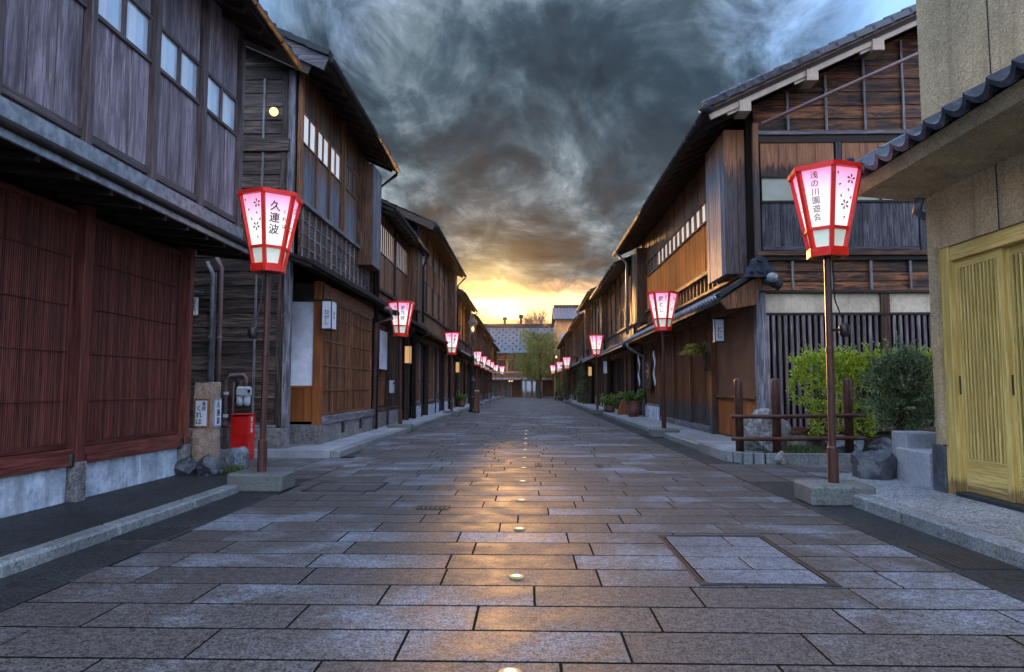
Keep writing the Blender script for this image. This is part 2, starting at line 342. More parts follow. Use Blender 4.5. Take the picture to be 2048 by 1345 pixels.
class MB:
    def __init__(s): s.v = []; s.f = []
    def add(s, vs, fs):
        o = len(s.v); s.v += [tuple(q) for q in vs]; s.f += [tuple(i+o for i in f) for f in fs]; return s
    def box(s, c, d, b=0.):
        hx, hy, hz = d[0]/2, d[1]/2, d[2]/2
        if b <= 0:
            vs = [(c[0]+i*hx, c[1]+j*hy, c[2]+k*hz) for i in (-1, 1) for j in (-1, 1) for k in (-1, 1)]
            return s.add(vs, [(0, 1, 3, 2), (4, 6, 7, 5), (0, 4, 5, 1), (2, 3, 7, 6), (0, 2, 6, 4), (1, 5, 7, 3)])
        b = min(b, hx*.6, hy*.6, hz*.6); vs = []; ix = {}
        for i in (-1, 1):
            for j in (-1, 1):
                for k in (-1, 1):
                    for a in range(3):
                        q = [i*(hx-b), j*(hy-b), k*(hz-b)]; q[a] = (i*hx, j*hy, k*hz)[a]
                        ix[i, j, k, a] = len(vs); vs.append((c[0]+q[0], c[1]+q[1], c[2]+q[2]))
        fs = []
        for a in range(3):
            for sg in (-1, 1):
                o1, o2 = (a+1) % 3, (a+2) % 3; f = []
                for p, q in ((-1, -1), (1, -1), (1, 1), (-1, 1)):
                    k = [0, 0, 0]; k[a] = sg; k[o1] = p; k[o2] = q; f.append(ix[(*k, a)])
                fs.append(tuple(f if sg > 0 else f[::-1]))
        for a in range(3):
            o1, o2 = (a+1) % 3, (a+2) % 3
            for p in (-1, 1):
                for q in (-1, 1):
                    k0 = [0, 0, 0]; k1 = [0, 0, 0]; k0[a] = -1; k1[a] = 1; k0[o1] = k1[o1] = p; k0[o2] = k1[o2] = q
                    f = [ix[(*k0, o1)], ix[(*k1, o1)], ix[(*k1, o2)], ix[(*k0, o2)]]
                    fs.append(tuple(f if p*q < 0 else f[::-1]))
        for i in (-1, 1):
            for j in (-1, 1):
                for k in (-1, 1):
                    f = [ix[i, j, k, 0], ix[i, j, k, 1], ix[i, j, k, 2]]; fs.append(tuple(f if i*j*k > 0 else f[::-1]))
        return s.add(vs, fs)
    def prism(s, poly, axis, a, b):
        """polygon in the two other axes (in order), extruded along axis from a to b"""
        n = len(poly); vs = []
        for t in (a, b):
            for p in poly:
                q = [p[0], p[1]]; q.insert(axis, t); vs.append(q)
        fs = [tuple(range(n)), tuple(range(2*n-1, n-1, -1))] + [(i, i+n, (i+1) % n+n, (i+1) % n) for i in range(n)]
        return s.add(vs, fs)
    def beam(s, p0, p1, w, h, up=(0, 0, 1)):
        p0, p1 = Vector(p0), Vector(p1); d = (p1-p0).normalized(); u = Vector(up)
        if abs(d.dot(u)) > .95: u = Vector((1, 0, 0))
        sx = d.cross(u).normalized()*(w/2); uz = sx.cross(d).normalized()*(h/2)
        vs = [p+a*sx+b*uz for p in (p0, p1) for a, b in ((-1, -1), (1, -1), (1, 1), (-1, 1))]
        return s.add(vs, [(3, 2, 1, 0), (4, 5, 6, 7)] + [(i, (i+1) % 4, (i+1) % 4+4, i+4) for i in range(4)])
    def tube(s, pts, r, n=8, cap=True):
        pts = [Vector(p) for p in pts]; rs = r if isinstance(r, (list, tuple)) else [r]*len(pts); vs = []; fs = []
        ref = Vector((.31, .17, .93))
        for i, p in enumerate(pts):
            d = (pts[min(i+1, len(pts)-1)] - pts[max(i-1, 0)]).normalized()
            if abs(d.dot(ref)) > .97: ref = Vector((.93, .2, .1))
            a = d.cross(ref).normalized(); b = d.cross(a)
            for k in range(n):
                t = 2*math.pi*k/n; vs.append(p + (a*math.cos(t)+b*math.sin(t))*rs[i])
        for i in range(len(pts)-1):
            for k in range(n): fs.append((i*n+k, i*n+(k+1) % n, (i+1)*n+(k+1) % n, (i+1)*n+k))
        if cap: fs += [tuple(range(n))[::-1], tuple(range((len(pts)-1)*n, len(pts)*n))]
        return s.add(vs, fs)
    def lathe(s, c, prof, n=12, rot=0., sq=False):
        vs = []; fs = []
        for r, z in prof:
            for k in range(n):
                t = 2*math.pi*k/n+rot; vs.append((c[0]+r*math.cos(t), c[1]+r*math.sin(t), c[2]+z))
        for i in range(len(prof)-1):
            for k in range(n): fs.append((i*n+k, i*n+(k+1) % n, (i+1)*n+(k+1) % n, (i+1)*n+k))
        fs += [tuple(range(n))[::-1], tuple(range((len(prof)-1)*n, len(prof)*n))]
        return s.add(vs, fs)
    def mesh(s, mat, grain=2, smooth=False, off=(0, 0, 0), name='mesh'):
        me = bpy.data.meshes.new(name)
        me.from_pydata([(v[0]-off[0], v[1]-off[1], v[2]-off[2]) for v in s.v], [], s.f); me.update()
        uv_project(me, grain); me.materials.append(MATS[mat])
        if smooth: me.shade_smooth()
        return me
    def build(s, name, mat, parent=None, grain=2, smooth=False, origin=None, fix=False, **tags):
        if origin is None:
            lo = [min(v[i] for v in s.v) for i in range(3)]; hi = [max(v[i] for v in s.v) for i in range(3)]
            origin = ((lo[0]+hi[0])/2, (lo[1]+hi[1])/2, lo[2])
        me = s.mesh(mat, grain, smooth, origin, name)
        if fix:
            bm = bmesh.new(); bm.from_mesh(me); bmesh.ops.recalc_face_normals(bm, faces=bm.faces); bm.to_mesh(me); bm.free()
        o = bpy.data.objects.new(name, me); COL.objects.link(o); setw(o, origin, parent)
        return tag(o, **tags)

CACHE = {}
def bx(name, c, d, mat, parent=None, grain=2, b=.004, **tags):
    """one box-shaped piece; alike pieces share a mesh"""
    key = (round(d[0], 4), round(d[1], 4), round(d[2], 4), mat, grain, b)
    if key not in CACHE: CACHE[key] = MB().box((0, 0, 0), d, b).mesh(mat, grain, name=name)
    o = bpy.data.objects.new(name, CACHE[key]); COL.objects.link(o); setw(o, c, parent)
    return tag(o, **tags)
def put(name, me, loc, parent, **tags):
    o = bpy.data.objects.new(name, me); COL.objects.link(o); setw(o, loc, parent); return tag(o, **tags)
def span(name, x0, x1, y0, y1, z0, z1, mat, parent=None, grain=2, b=.004, **tags):
    return bx(name, ((x0+x1)/2, (y0+y1)/2, (z0+z1)/2), (abs(x1-x0), abs(y1-y0), abs(z1-z0)), mat, parent, grain, b, **tags)

TXT = {}
def text_mesh(body, size, mat, spacing=1.0, bold=None):
    bold = (.012 if len(body) < 8 else .004) if bold is None else bold
    """lettering as a flat mesh in local XZ, facing -Y, centred"""
    key = (body, size, mat)
    if key in TXT: return TXT[key]
    cu = bpy.data.curves.new('lettering', 'FONT'); cu.body = body; cu.size = size; cu.align_x = 'CENTER'; cu.align_y = 'CENTER'
    cu.space_line = spacing; cu.offset = bold*size; cu.resolution_u = 3; cu.extrude = .0008
    o = bpy.data.objects.new('lettering', cu); COL.objects.link(o); dg = bpy.context.evaluated_depsgraph_get()
    me = bpy.data.meshes.new_from_object(o.evaluated_get(dg)); bpy.data.objects.remove(o); bpy.data.curves.remove(cu)
    for v in me.vertices: v.co = (v.co.x, -v.co.z, v.co.y)
    me.materials.clear(); me.materials.append(MATS[mat]); TXT[key] = me
    return me
def lettering(body, size, mat, loc, parent, rot=(0, 0, 0), spacing=1.0, bold=None):
    o = put('lettering', text_mesh(body, size, mat, spacing, bold), loc, parent); o.rotation_euler = rot; return o

# --- facade pieces; s = -1 left row, +1 right row; X = distance from the street axis
def planks(par, s, X, y0, y1, z0, z1, pitch, mat, t=.024, name='plank', gap=.010, batten=None):
    n = max(1, round((y1-y0)/pitch)); p = (y1-y0)/n
    for i in range(n):
        bx(name, (s*(X + rng.uniform(-.007, .007)), y0+p*(i+.5), (z0+z1)/2), (t, p-gap, z1-z0), mat, par, 2, .003)
        if batten and i: bx('batten', (s*(X-.018), y0+p*i, (z0+z1)/2), (.02, .028, z1-z0), batten, par, 2, .003)
def slats(par, s, X, y0, y1, z0, z1, pitch, w, mat, t=.03):
    n = max(1, round((y1-y0)/pitch)); p = (y1-y0)/n
    for i in range(n): bx('slat', (s*X, y0+p*(i+.5), (z0+z1)/2), (t, w, z1-z0), mat, par, 2, .003)
def rail(par, s, X, y0, y1, z, h, mat, t=.03, name='rail'):
    return bx(name, (s*X, (y0+y1)/2, z), (t, y1-y0, h), mat, par, 1, .003)
def post(par, s, X, y, z0, z1, w, mat, t=.12, name='post'):
    return bx(name, (s*X, y, (z0+z1)/2), (t, w, z1-z0), mat, par, 2, .006)
def window(par, s, X, y0, y1, z0, z1, n, frame, glass, fw=.035, mull=.03):
    w = bx('window', (s*(X+.02), (y0+y1)/2, (z0+z1)/2), (.02, y1-y0, z1-z0), 'inside_dark', par, 1, 0)
    for z in (z0+fw/2, z1-fw/2): bx('frame', (s*(X-.012), (y0+y1)/2, z), (.045, y1-y0, fw), frame, w, 1, .003)
    p = (y1-y0)/n
    for i in range(n+1):
        yy = min(max(y0+p*i, y0+mull/2), y1-mull/2); bx('mullion', (s*(X-.010), yy, (z0+z1)/2), (.038, mull, z1-z0-2*fw), frame, w, 2, .003)
    for i in range(n): bx('pane', (s*X, y0+p*(i+.5), (z0+z1)/2), (.006, p-mull*.6, z1-z0-fw), glass, w, 2, 0)
    return w

def tile_mesh(s, m, mat, w, ln, amp=.028, th=.03, n=8, lip=.0, cup=False):
    """one curved roof tile; origin mid-front edge, runs up the slope away from the street"""
    mb = MB(); c, sn = 1/math.hypot(1, m), m/math.hypot(1, m); top = []; bot = []
    for l in (0, ln):
        for k in range(n+1):
            u = k/n; z = (amp*(1-2*math.sin(math.pi*u)**.8) if cup else amp*math.cos(2*math.pi*u)) + (0.012 if l == 0 else -.012); y = (u-.5)*w
            top.append((s*(l*c - z*sn), y, l*sn + z*c))
            zb = z-th-(lip if l == 0 else 0); bot.append((s*(l*c - zb*sn), y, l*sn + zb*c))
    N1 = n+1; fs = []
    for k in range(n):
        fs += [(k, k+1, N1+k+1, N1+k), (2*N1+k, 3*N1+k, 3*N1+k+1, 2*N1+k+1), (k, 2*N1+k, 2*N1+k+1, k+1), (N1+k, N1+k+1, 3*N1+k+1, 3*N1+k)]
    fs += [(0, N1, 3*N1, 2*N1), (n, 2*N1+n, 3*N1+n, N1+n)]
    mb.add(top+bot, fs); me = mb.mesh(mat, 2)
    bm = bmesh.new(); bm.from_mesh(me); bmesh.ops.recalc_face_normals(bm, faces=bm.faces); bm.to_mesh(me); bm.free(); me.shade_smooth()
    me.set_sharp_from_angle(angle=R(40)); return me

def tile_field(mb, p0, du, dv, nu, nv, w, ln, nrm, amp=.028, seg=4):
    """courses of curved tiles as strips: p0 corner, du along eave, dv up the slope (unit), nrm the normal"""
    p0, du, dv, nrm = Vector(p0), Vector(du), Vector(dv), Vector(nrm)
    for j in range(nv):
        vs = []; k_ = nu*seg+1
        for l, lift in ((0, -.02), (0, .022), (ln, -.004)):
            for k in range(k_):
                z = amp*math.cos(2*math.pi*k/seg)*(1 if lift > -.02 else .2)
                vs.append(p0 + du*(w*k/seg) + dv*(ln*j+l) + nrm*(z+lift))
        fs = [(a*k_+k, a*k_+k+1, (a+1)*k_+k+1, (a+1)*k_+k) for a in (0, 1) for k in range(k_-1)]
        mb.add(vs, fs)

def main_roof(par, s, y0, y1, EX, EZ, XU, mat, half=4.6, m=.46, tw=.27, tl=.33, near=False, ov0=.12, ov1=.12, gutter='gutter_dark', rafters=.45, wood_='beam_dark'):
    c, sn = 1/math.hypot(1, m), m/math.hypot(1, m); ya, yb = y0-ov0, y1+ov1; RX = EX+half
    zr = EZ+m*half
    poly = [(s*EX, EZ), (s*RX, zr), (s*(RX+half), EZ), (s*(RX+half), EZ-.07), (s*RX, zr-.09), (s*EX, EZ-.07)]
    rf = MB().prism(poly, 1, ya, yb).build('roof', wood_, par, 1, fix=True)
    nu = max(1, round((yb-ya)/tw)); w = (yb-ya)/nu; nv = int(half/c/tl)
    fld = MB(); j0 = 1 if near else 0
    tile_field(fld, (s*(EX+tl*c*j0), ya, EZ+tl*sn*j0+.03), (0, 1, 0), (s*c, 0, sn), nu, nv-j0, w, tl, (-s*sn, 0, c))
    tile_field(fld, (s*(RX+half), ya, EZ+.03), (0, 1, 0), (-s*c, 0, sn), nu, nv, w, tl, (s*sn, 0, c))
    fld.build('roof_tiles', mat, rf, kind='stuff')
    span('ridge', s*RX-.13, s*RX+.13, ya, yb, zr-.02, zr+.22, mat, rf, 1, .04)
    if near:
        me = tile_mesh(s, m, mat, w, tl+.03, lip=.03)
        for i in range(nu): put('roof_tile', me, (s*(EX-.05), ya+w*(i+.5), EZ+.028), rf)
    else:
        # eave edge of far roofs: the row of tile noses as one scalloped strip
        eb = MB(); seg = 4; vs = []; k_ = nu*seg+1
        for q in (0, 1):
            for k in range(k_): vs.append((s*(EX-.03), ya+w*k/seg, EZ+.03+.028*math.cos(2*math.pi*k/seg)-q*.06))
        eb.add(vs, [(k, k+1, k_+k+1, k_+k) for k in range(k_-1)]); eb.build('eave_edge', mat, rf)
    if gutter:
        g = MB().tube([(s*(EX-.07), ya, EZ-.05), (s*(EX-.07), yb, EZ-.07)], .055, 8).build('gutter', gutter, rf, smooth=True)
        if near:
            for i in range(int((yb-ya)/.8)): put_tube = MB().tube([(s*(EX-.13), ya+.4+.8*i, EZ-.02), (s*(EX-.12), ya+.4+.8*i, EZ-.11), (s*(EX-.02), ya+.4+.8*i, EZ-.11)], .012, 5).build('bracket', 'iron', g)
    zi = EZ+m*(XU-EX)
    n = int((y1-y0)/rafters)
    if near:
        for i in range(n+1):
            y = y0+.06+(y1-y0-.12)*i/n; MB().beam((s*(EX+.04), y, EZ-.115), (s*(XU+.1), y, EZ-.115+m*(XU+.1-EX-.04)), .05, .07).build('rafter', wood_, rf, 0)
    else:
        mb = MB()
        for i in range(n+1):
            y = y0+.06+(y1-y0-.12)*i/n; mb.beam((s*(EX+.04), y, EZ-.115), (s*(XU+.1), y, EZ-.115+m*(XU+.1-EX-.04)), .06, .08)
        mb.build('rafters', wood_, rf, 0, kind='stuff')
    return rf, zi-.12

def core(par, s, y0, y1, XL, XU, EX, EZ, zmid, half=4.6, m=.46, mat='inside_dark'):
    RX = EX+half; mb = MB()
    mb.prism([(s*(XL+.10), 0), (s*(XL+.10), zmid), (s*(RX+half-.5), zmid), (s*(RX+half-.5), 0)], 1, y0+.05, y1-.05)
    zz = lambda x: EZ-.12+m*(min(x, 2*RX-x)-EX)
    mb.prism([(s*(XU+.08), zmid+.002), (s*(XU+.08), zz(XU+.08)), (s*RX, zz(RX)), (s*(RX+half-.55), zz(RX+half-.55)), (s*(RX+half-.55), zmid+.002)], 1, y0+.05, y1-.05)
    return mb.build('wall', mat, par, fix=True)

def pent_roof(par, s, y0, y1, PX, PZ, XT, mat, tiles=None, m=.42, tail=.14, wood_='beam_dark', near=True, tw=.22, edge='gutter_dark'):
    """lean-to roof over the ground floor from wall distance XT out to PX"""
    zt = PZ+m*(XT-PX)
    p = MB().prism([(s*PX, PZ), (s*XT, zt), (s*XT, zt-.05), (s*PX, PZ-.05)], 1, y0, y1).build('pent_roof', mat, par, 1, fix=True)
    rail(p, s, PX-.005, y0, y1, PZ-.03, .09, edge, .03, 'fascia')
    n = max(2, int((y1-y0)/tail)); 
    if near:
        for i in range(n):
            y = y0+.05+(y1-y0-.1)*i/(n-1); MB().beam((s*(PX+.02), y, PZ-.085), (s*XT, y, zt-.085), .045, .055).build('rafter', wood_, p, 0)
    else:
        mb = MB()
        for i in range(n):
            y = y0+.05+(y1-y0-.1)*i/(n-1); mb.beam((s*(PX+.02), y, PZ-.085), (s*XT, y, zt-.085), .05, .055)
        mb.build('rafters', wood_, p, 0, kind='stuff')
    if tiles:
        nu = max(1, round((y1-y0)/tw)); w = (y1-y0)/nu; c, sn = 1/math.hypot(1, m), m/math.hypot(1, m); ln = (XT-PX)/c
        if near:
            me = tile_mesh(s, m, tiles, w, ln*.6, amp=.022, th=.022, lip=.035)
            for i in range(nu): put('roof_tile', me, (s*(PX-.05), y0+w*(i+.5), PZ+.035), p)
            mb = MB(); tile_field(mb, (s*(PX+ln*.5*c), y0, PZ+ln*.5*sn+.035), (0, 1, 0), (s*c, 0, sn), nu, 1, w, ln*.5, (-s*sn, 0, c), .022); mb.build('roof_tiles', tiles, p, kind='stuff')
        else:
            mb = MB(); tile_field(mb, (s*(PX-.05), y0, PZ+.03), (0, 1, 0), (s*c, 0, sn), nu, 2, w, ln/2+.02, (-s*sn, 0, c), .022); mb.build('roof_tiles', tiles, p, kind='stuff')
    return p

def lattice(par, s, X, y0, y1, z0, z1, pitch, w, mat, frame, back='inside_dark', rails=(), fw=.05):
    """framed screen of upright slats over a dark room"""
    sc = bx('lattice_screen', (s*(X+.06), (y0+y1)/2, (z0+z1)/2), (.02, y1-y0, z1-z0), back, par, 2, 0)
    for z in (z0+fw/2, z1-fw/2): rail(sc, s, X, y0, y1, z, fw, frame, .055, 'frame')
    for y in (y0+fw/2, y1-fw/2): bx('frame', (s*X, y, (z0+z1)/2), (.055, fw, z1-z0-2*fw), frame, sc, 2, .003)
    slats(sc, s, X+.005, y0+fw, y1-fw, z0+fw, z1-fw, pitch, w, mat, .028)
    for z in rails: rail(sc, s, X-.012, y0+fw, y1-fw, z, .026, mat, .012)
    return sc

def downpipe(par, s, X, y, z0, z1, Xe, mat='gutter_dark', r=.04):
    d = MB().tube([(s*Xe, y, z1), (s*Xe, y, z1-.12), (s*X, y, z1-.45), (s*X, y, z0)], r, 8).build('downpipe', mat, par, smooth=True)
    z = z0+.5
    while z < z1-.6: MB().lathe((s*X, y, z), [(r*1.25, 0), (r*1.25, .04)], 8).build('clamp', mat, d); z += 1.1
    return d

def clap_mesh(ln, h, mat):
    """horizontal lapped board along X, thick at its lower edge, faces -Y"""
    return MB().prism([(0, -h/2-.012), (-.028, -h/2-.012), (-.010, h/2), (0, h/2)], 0, -ln/2, ln/2).mesh(mat, 0)
def clap_wall(par, y, x0, x1, z0, z1, pitch, mat, cut=None):
    """lapped boards; cut=(side, f): boards are trimmed along the line x=f(z) on the street side"""
    n = max(1, round((z1-z0)/pitch)); h = (z1-z0)/n; me = clap_mesh(x1-x0, h, mat)
    for i in range(n):
        za, zb = z0+h*i-.012, z0+h*(i+1); hit = cut and ((cut(zb) > x0) if x0 > 0 else (cut(zb) < x1))
        if not hit: put('board', me, ((x0+x1)/2, y, z0+h*(i+.5)), par); continue
        if x0 > 0: ax, bx_ = max(x0, cut(za)), cut(zb); far = x1; ok = bx_ < far-.1
        else: ax, bx_ = min(x1, cut(za)), cut(zb); far = x0; ok = bx_ > far+.1
        if not ok: continue
        vs = [(ax, y-.028, za), (far, y-.028, za), (far, y-.010, zb), (bx_, y-.010, zb), (ax, y, za), (far, y, za), (far, y, zb), (bx_, y, zb)]
        MB().add(vs, [(0, 1, 2, 3), (7, 6, 5, 4), (0, 4, 5, 1), (3, 2, 6, 7), (0, 3, 7, 4), (1, 5, 6, 2)]).build('board', mat, par, 0, fix=True)

# --- organic helpers
def rock(name, loc, size, seed, mat, sub=4, rough=.28, rz=0., flat=.0, **tags):
    bm = bmesh.new(); bmesh.ops.create_icosphere(bm, subdivisions=sub, radius=1.0)
    rr_ = random.Random(seed); cuts = [(Vector((rr_.gauss(0, 1), rr_.gauss(0, 1), rr_.gauss(.2, .8))).normalized(), rr_.uniform(.68, .9)) for _ in range(14)]; rough *= .55
    off = Vector((seed*7.3, seed*3.1, seed*1.7)); cs, sn = math.cos(rz), math.sin(rz)
    for v in bm.verts:
        d = v.co.normalized(); q_ = d.copy()
        for n_, h_ in cuts:
            t_ = q_.dot(n_)
            if t_ > h_: q_ -= n_*(t_-h_)
        f = mnoise.cell(d*1.6+off)*.10 + mnoise.noise(d*1.2+off)*rough + mnoise.noise(d*3.1+off)*rough*.45 + mnoise.noise(d*8+off)*rough*.14
        p = q_*(1+f); p = Vector((p.x*size[0]/2, p.y*size[1]/2, p.z*size[2]/2))
        p = Vector((p.x*cs-p.y*sn, p.x*sn+p.y*cs, p.z))
        if p.z < -size[2]*.30: p.z = -size[2]*.30
        v.co = p
    zmin = min(v.co.z for v in bm.verts)
    for v in bm.verts: v.co.z -= zmin
    me = bpy.data.meshes.new(name); bm.to_mesh(me); bm.free(); me.materials.append(MATS[mat]); me.shade_smooth(); me.set_sharp_from_angle(angle=R(32))
    o = bpy.data.objects.new(name, me); COL.objects.link(o); setw(o, loc, None); return tag(o, **tags)

def leaves(name, pts, size, mat, parent, aspect=.45, droop=0., rs=3, **tags):
    """many small folded leaf faces; pts: (position, outward direction)"""
    r = random.Random(rs); vs = []; fs = []
    for p, d in pts:
        d = Vector(d)+Vector((r.uniform(-.7, .7), r.uniform(-.7, .7), r.uniform(-.7, .7)-droop)); d.normalize()
        sd = d.cross(Vector((r.uniform(-1, 1), r.uniform(-1, 1), r.uniform(-.3, 1)))).normalized()
        l = size*r.uniform(.65, 1.3); w = l*aspect*.5; up = sd.cross(d)*w*.35; p = Vector(p); i = len(vs)
        vs += [p, p+d*l*.5+sd*w+up, p+d*l, p+d*l*.5-sd*w+up]; fs += [(i, i+1, i+2), (i, i+2, i+3)]
    mb = MB(); mb.v = [tuple(v) for v in vs]; mb.f = fs
    return mb.build(name, mat, parent, **tags)

# ================================================================== ground
def sheet(name, x0, x1, y0, y1, ztop, mat, th=.05, parent=None, **tags):
    return MB().box(((x0+x1)/2, (y0+y1)/2, ztop-th/2), (x1-x0, y1-y0, th)).build(name, mat, parent, **tags)
sheet('ground', -200, 200, -60, 260, -.07, 'earth', .3, kind='structure')
street = sheet('street', -3.12, 3.05, .5, 75, -.0014, 'mortar', .05, kind='structure')
def ledge(y): return -2.6 if y < 9.5 else (-3.04 if y > 13 else -2.6-.44*(y-9.5)/3.5)
RE = 2.5
PITCH = .352; Y0 = 2.832-PITCH*3
stones = []
k = 0
while Y0+PITCH*k < 73.5:
    ya = Y0+PITCH*k; le = ledge(ya+.17); re = RE + .04; x = le + rng.uniform(-.02, .02)
    x2 = x + rng.choice((.35, .52, .68, .86)); k += 1
    while x < re-.05:
        x2 = min(x2, re)
        if re-x2 < .16: x2 = re
        stones.append((x, x2, ya)); x = x2; x2 = x + rng.choice((.80, .86, .86, .90, .96))
PM = {}
for i, (x0, x1, ya) in enumerate(stones[:330]):
    if i >= 300: break
    w = round((x1-x0)*50)/50
    if w not in PM: PM[w] = MB().box((0, 0, 0), (w-.013, PITCH-.020, .044), .0008).mesh('paver', 0)
    o = put('paving_stone', PM[w], ((x0+x1)/2, ya+PITCH/2, -.022+rng.uniform(-.0005, .0005)), street)
    o.rotation_euler = (rng.uniform(-.0012, .0012), rng.uniform(-.001, .001), rng.uniform(-.003, .003))
mb = MB()
for x0, x1, ya in stones[300:]: mb.box(((x0+x1)/2, ya+PITCH/2, -.02+rng.uniform(-.0005, .0005)), (x1-x0-.024, PITCH-.034, .04), .0008)
mb.build('paving_stones', 'paver_far', street, 0, kind='stuff')

# asphalt gutters
for n_, a, b, y0, y1 in (('gutter_strip', -3.12, -2.605, .5, 8.25), ('gutter_strip', -3.08, -2.605, 10.9, 13.2), ('gutter_strip', 2.545, 3.06, .5, 8.15), ('gutter_strip', 2.545, 3.02, 10.05, 74)):
    sheet(n_, a, b, y0, y1, -.0008, 'asphalt', .04, kind='structure')
# pavements and kerbs
def pavement(name, x0, x1, y0, y1, z, mat, s, kx):
    p = sheet(name, x0, x1, y0, y1, z, mat, z+.07, kind='structure')
    y = y0
    while y < y1-.05:
        l = min(1.15, y1-y); bx('kerb_stone', (kx, y+l/2, z/2-.028), (.15, l-.008, z+.06), 'kerb_stone', p, 1, .018); y += 1.15
        if y > 40: bx('kerb_stone', (kx, (y+y1)/2, z/2-.028), (.15, y1-y, z+.06), 'kerb_stone', p, 1, .018); break
    return p
pavement('pavement', -4.4, -3.20, .5, 8.25, .08, 'asphalt', -1, -3.125)
pavement('pavement', -5.0, -3.13, 10.75, 74, .11, 'granite_block', -1, -3.055)
pavement('pavement', 3.15, 4.4, .5, 6.55, .11, 'aggregate', 1, 3.075)
cn = MB().prism([(3.15, 6.551), (4.4, 6.551), (4.4, 8.0), (3.72, 8.0), (3.42, 7.55)], 2, -.06, .11).build('pavement', 'aggregate', fix=True, kind='structure')
for a_, b_ in (((3.06, 6.56), (3.36, 7.60)), ((3.37, 7.61), (3.70, 8.06)), ((3.71, 8.07), (4.4, 8.07))): MB().beam((*a_, .027), (*b_, .027), .15, .165).build('kerb_stone', 'kerb_stone', cn, 1)
sheet('gutter_strip', 3.061, 4.4, 6.4, 8.15, -.0008, 'asphalt', .04, kind='structure')
pavement('pavement', 3.11, 4.3, 12.0, 74, .11, 'aggregate', 1, 3.035)
# alley pavings of squared slabs
def alley(x0, x1, y0, y1, px, py, mat):
    b = sheet('alley', x0, x1, y0, y1, -.0013, 'mortar', .05, kind='structure')
    ny = round((y1-y0)/py); py = (y1-y0)/ny; nx = round((x1-x0)/px); px = (x1-x0)/nx
    me = MB().box((0, 0, 0), (px-.018, py-.022, .04), .0008).mesh(mat, 0)
    for j in range(ny):
        for i in range(nx): put('paving_stone', me, (x0+px*(i+.5), y0+py*(j+.5), -.02+rng.uniform(-.0004, .0004)), b)
alley(-7.2, -2.61, 8.26, 10.7, .56, .40, 'paver'); alley(2.55, 8.2, 8.16, 10.02, .52, .46, 'paver')
# raised garden bed in front of the corner house
gb = MB(); arc = [(3.0+.55-.55*math.cos(t), 10.05+.5-.5*math.sin(t)) for t in [R(a) for a in range(0, 91, 15)]]
poly = [(3.0, 12.0)] + arc + [(8.2, 10.05), (8.2, 12.0)]
gb.prism(poly, 2, -.06, .10); bed = gb.build('garden_bed', 'soil', fix=True, kind='structure')
pts = [(3.0, 12.0)] + arc + [(4.4, 10.05), (5.8, 10.05), (7.2, 10.05), (8.2, 10.05)]
for i in range(len(pts)-1):
    a, b = Vector((*pts[i], .05)), Vector((*pts[i+1], .05)); d = (b-a).normalized()*.004
    MB().beam(a+d, b-d, .15, .19).build('kerb_stone', 'kerb_stone', bed, 1)
# aggregate apron west of the bed
sheet('pavement', 3.12, 4.05, 10.75, 11.99, .112, 'aggregate', .1, kind='structure')

# inlaid covers
def cover(x0, x1, y0, y1, label, w=.035, n=1):
    t = thing('manhole_frame', ((x0+x1)/2, y0, 0), label, 'manhole')
    for a, b, c, d in ((x0, x1, y0, y0+w), (x0, x1, y1-w, y1), (x0, x0+w, y0+w, y1-w), (x1-w, x1, y0+w, y1-w)):
        span('frame_bar', a, b, c, d, -.03, .005, 'steel', t, 0, .002)
        if b-a > d-c: span('groove', a+.02, b-.02, (c+d)/2-.006, (c+d)/2+.006, -.02, .0065, 'void_black', t, 0, 0)
        else: span('groove', (a+b)/2-.006, (a+b)/2+.006, c+.02, d-.02, -.02, .0065, 'void_black', t, 0, 0)
    for cx, cy in ((x0+.05, y0+.05), (x1-.05, y0+.05), (x0+.05, y1-.05), (x1-.05, y1-.05)):
        MB().prism([(cx-.05, cy-.05), (cx+.05, cy-.05), (cx+.05, cy+.05), (cx-.05, cy+.05)] if False else [(cx-.05*(1 if cx < (x0+x1)/2 else -1), cy-.05*(1 if cy < (y0+y1)/2 else -1)), (cx+.07*(1 if cx < (x0+x1)/2 else -1), cy-.05*(1 if cy < (y0+y1)/2 else -1)), (cx-.05*(1 if cx < (x0+x1)/2 else -1), cy+.07*(1 if cy < (y0+y1)/2 else -1))], 2, -.02, .0055).build('corner_plate', 'steel', t, fix=True)
cover(.95, 1.73, 3.91, 5.21, 'large steel manhole frame set in the paving right of the street centre')
lid = [o for o in COL.objects if o.name == 'manhole_frame'][0]
span('lid_plate', .985, 1.695, 3.945, 5.175, -.03, .0012, 'mortar', lid, 0, 0)
for j, cuts_ in enumerate(((), (.36,), (), (.42,))):
    xs = [.995] + [.995+c_ for c_ in cuts_] + [1.685]
    for a_, b_ in zip(xs, xs[1:]): span('lid_stone', a_+.006, b_-.006, 3.955+.303*j+.009, 3.955+.303*(j+1)-.009, -.02, .0032, 'paver_pale', lid, 0, .001)
cover(-2.42, -1.62, 7.28, 7.98, 'steel manhole frame in the paving beside the left lantern base')
def grate(x, y, w, d, n, label):
    t = thing('drain_grate', (x, y, 0), label, 'drain grate')
    span('tray', x-w/2, x+w/2, y-d/2, y+d/2, -.03, .002, 'void_black', t, 0, 0)
    for i in range(n): span('bar', x-w/2+w*(i+.2)/n, x-w/2+w*(i+.8)/n, y-d/2, y+d/2, -.02, .006, 'steel', t, 1, .001)
grate(-.88, 6.33, .30, .20, 7, 'small iron drain grate left of the lights in the paving')
grate(.13, 9.85, .10, .42, 2, 'narrow slotted drain grate near the centre light row')
grate(.98, 9.75, .10, .42, 2, 'narrow slotted drain grate right of centre toward the fence')
grate(-2.86, 5.2, .38, .42, 9, 'iron drain grate in the asphalt gutter by the red lattice house')
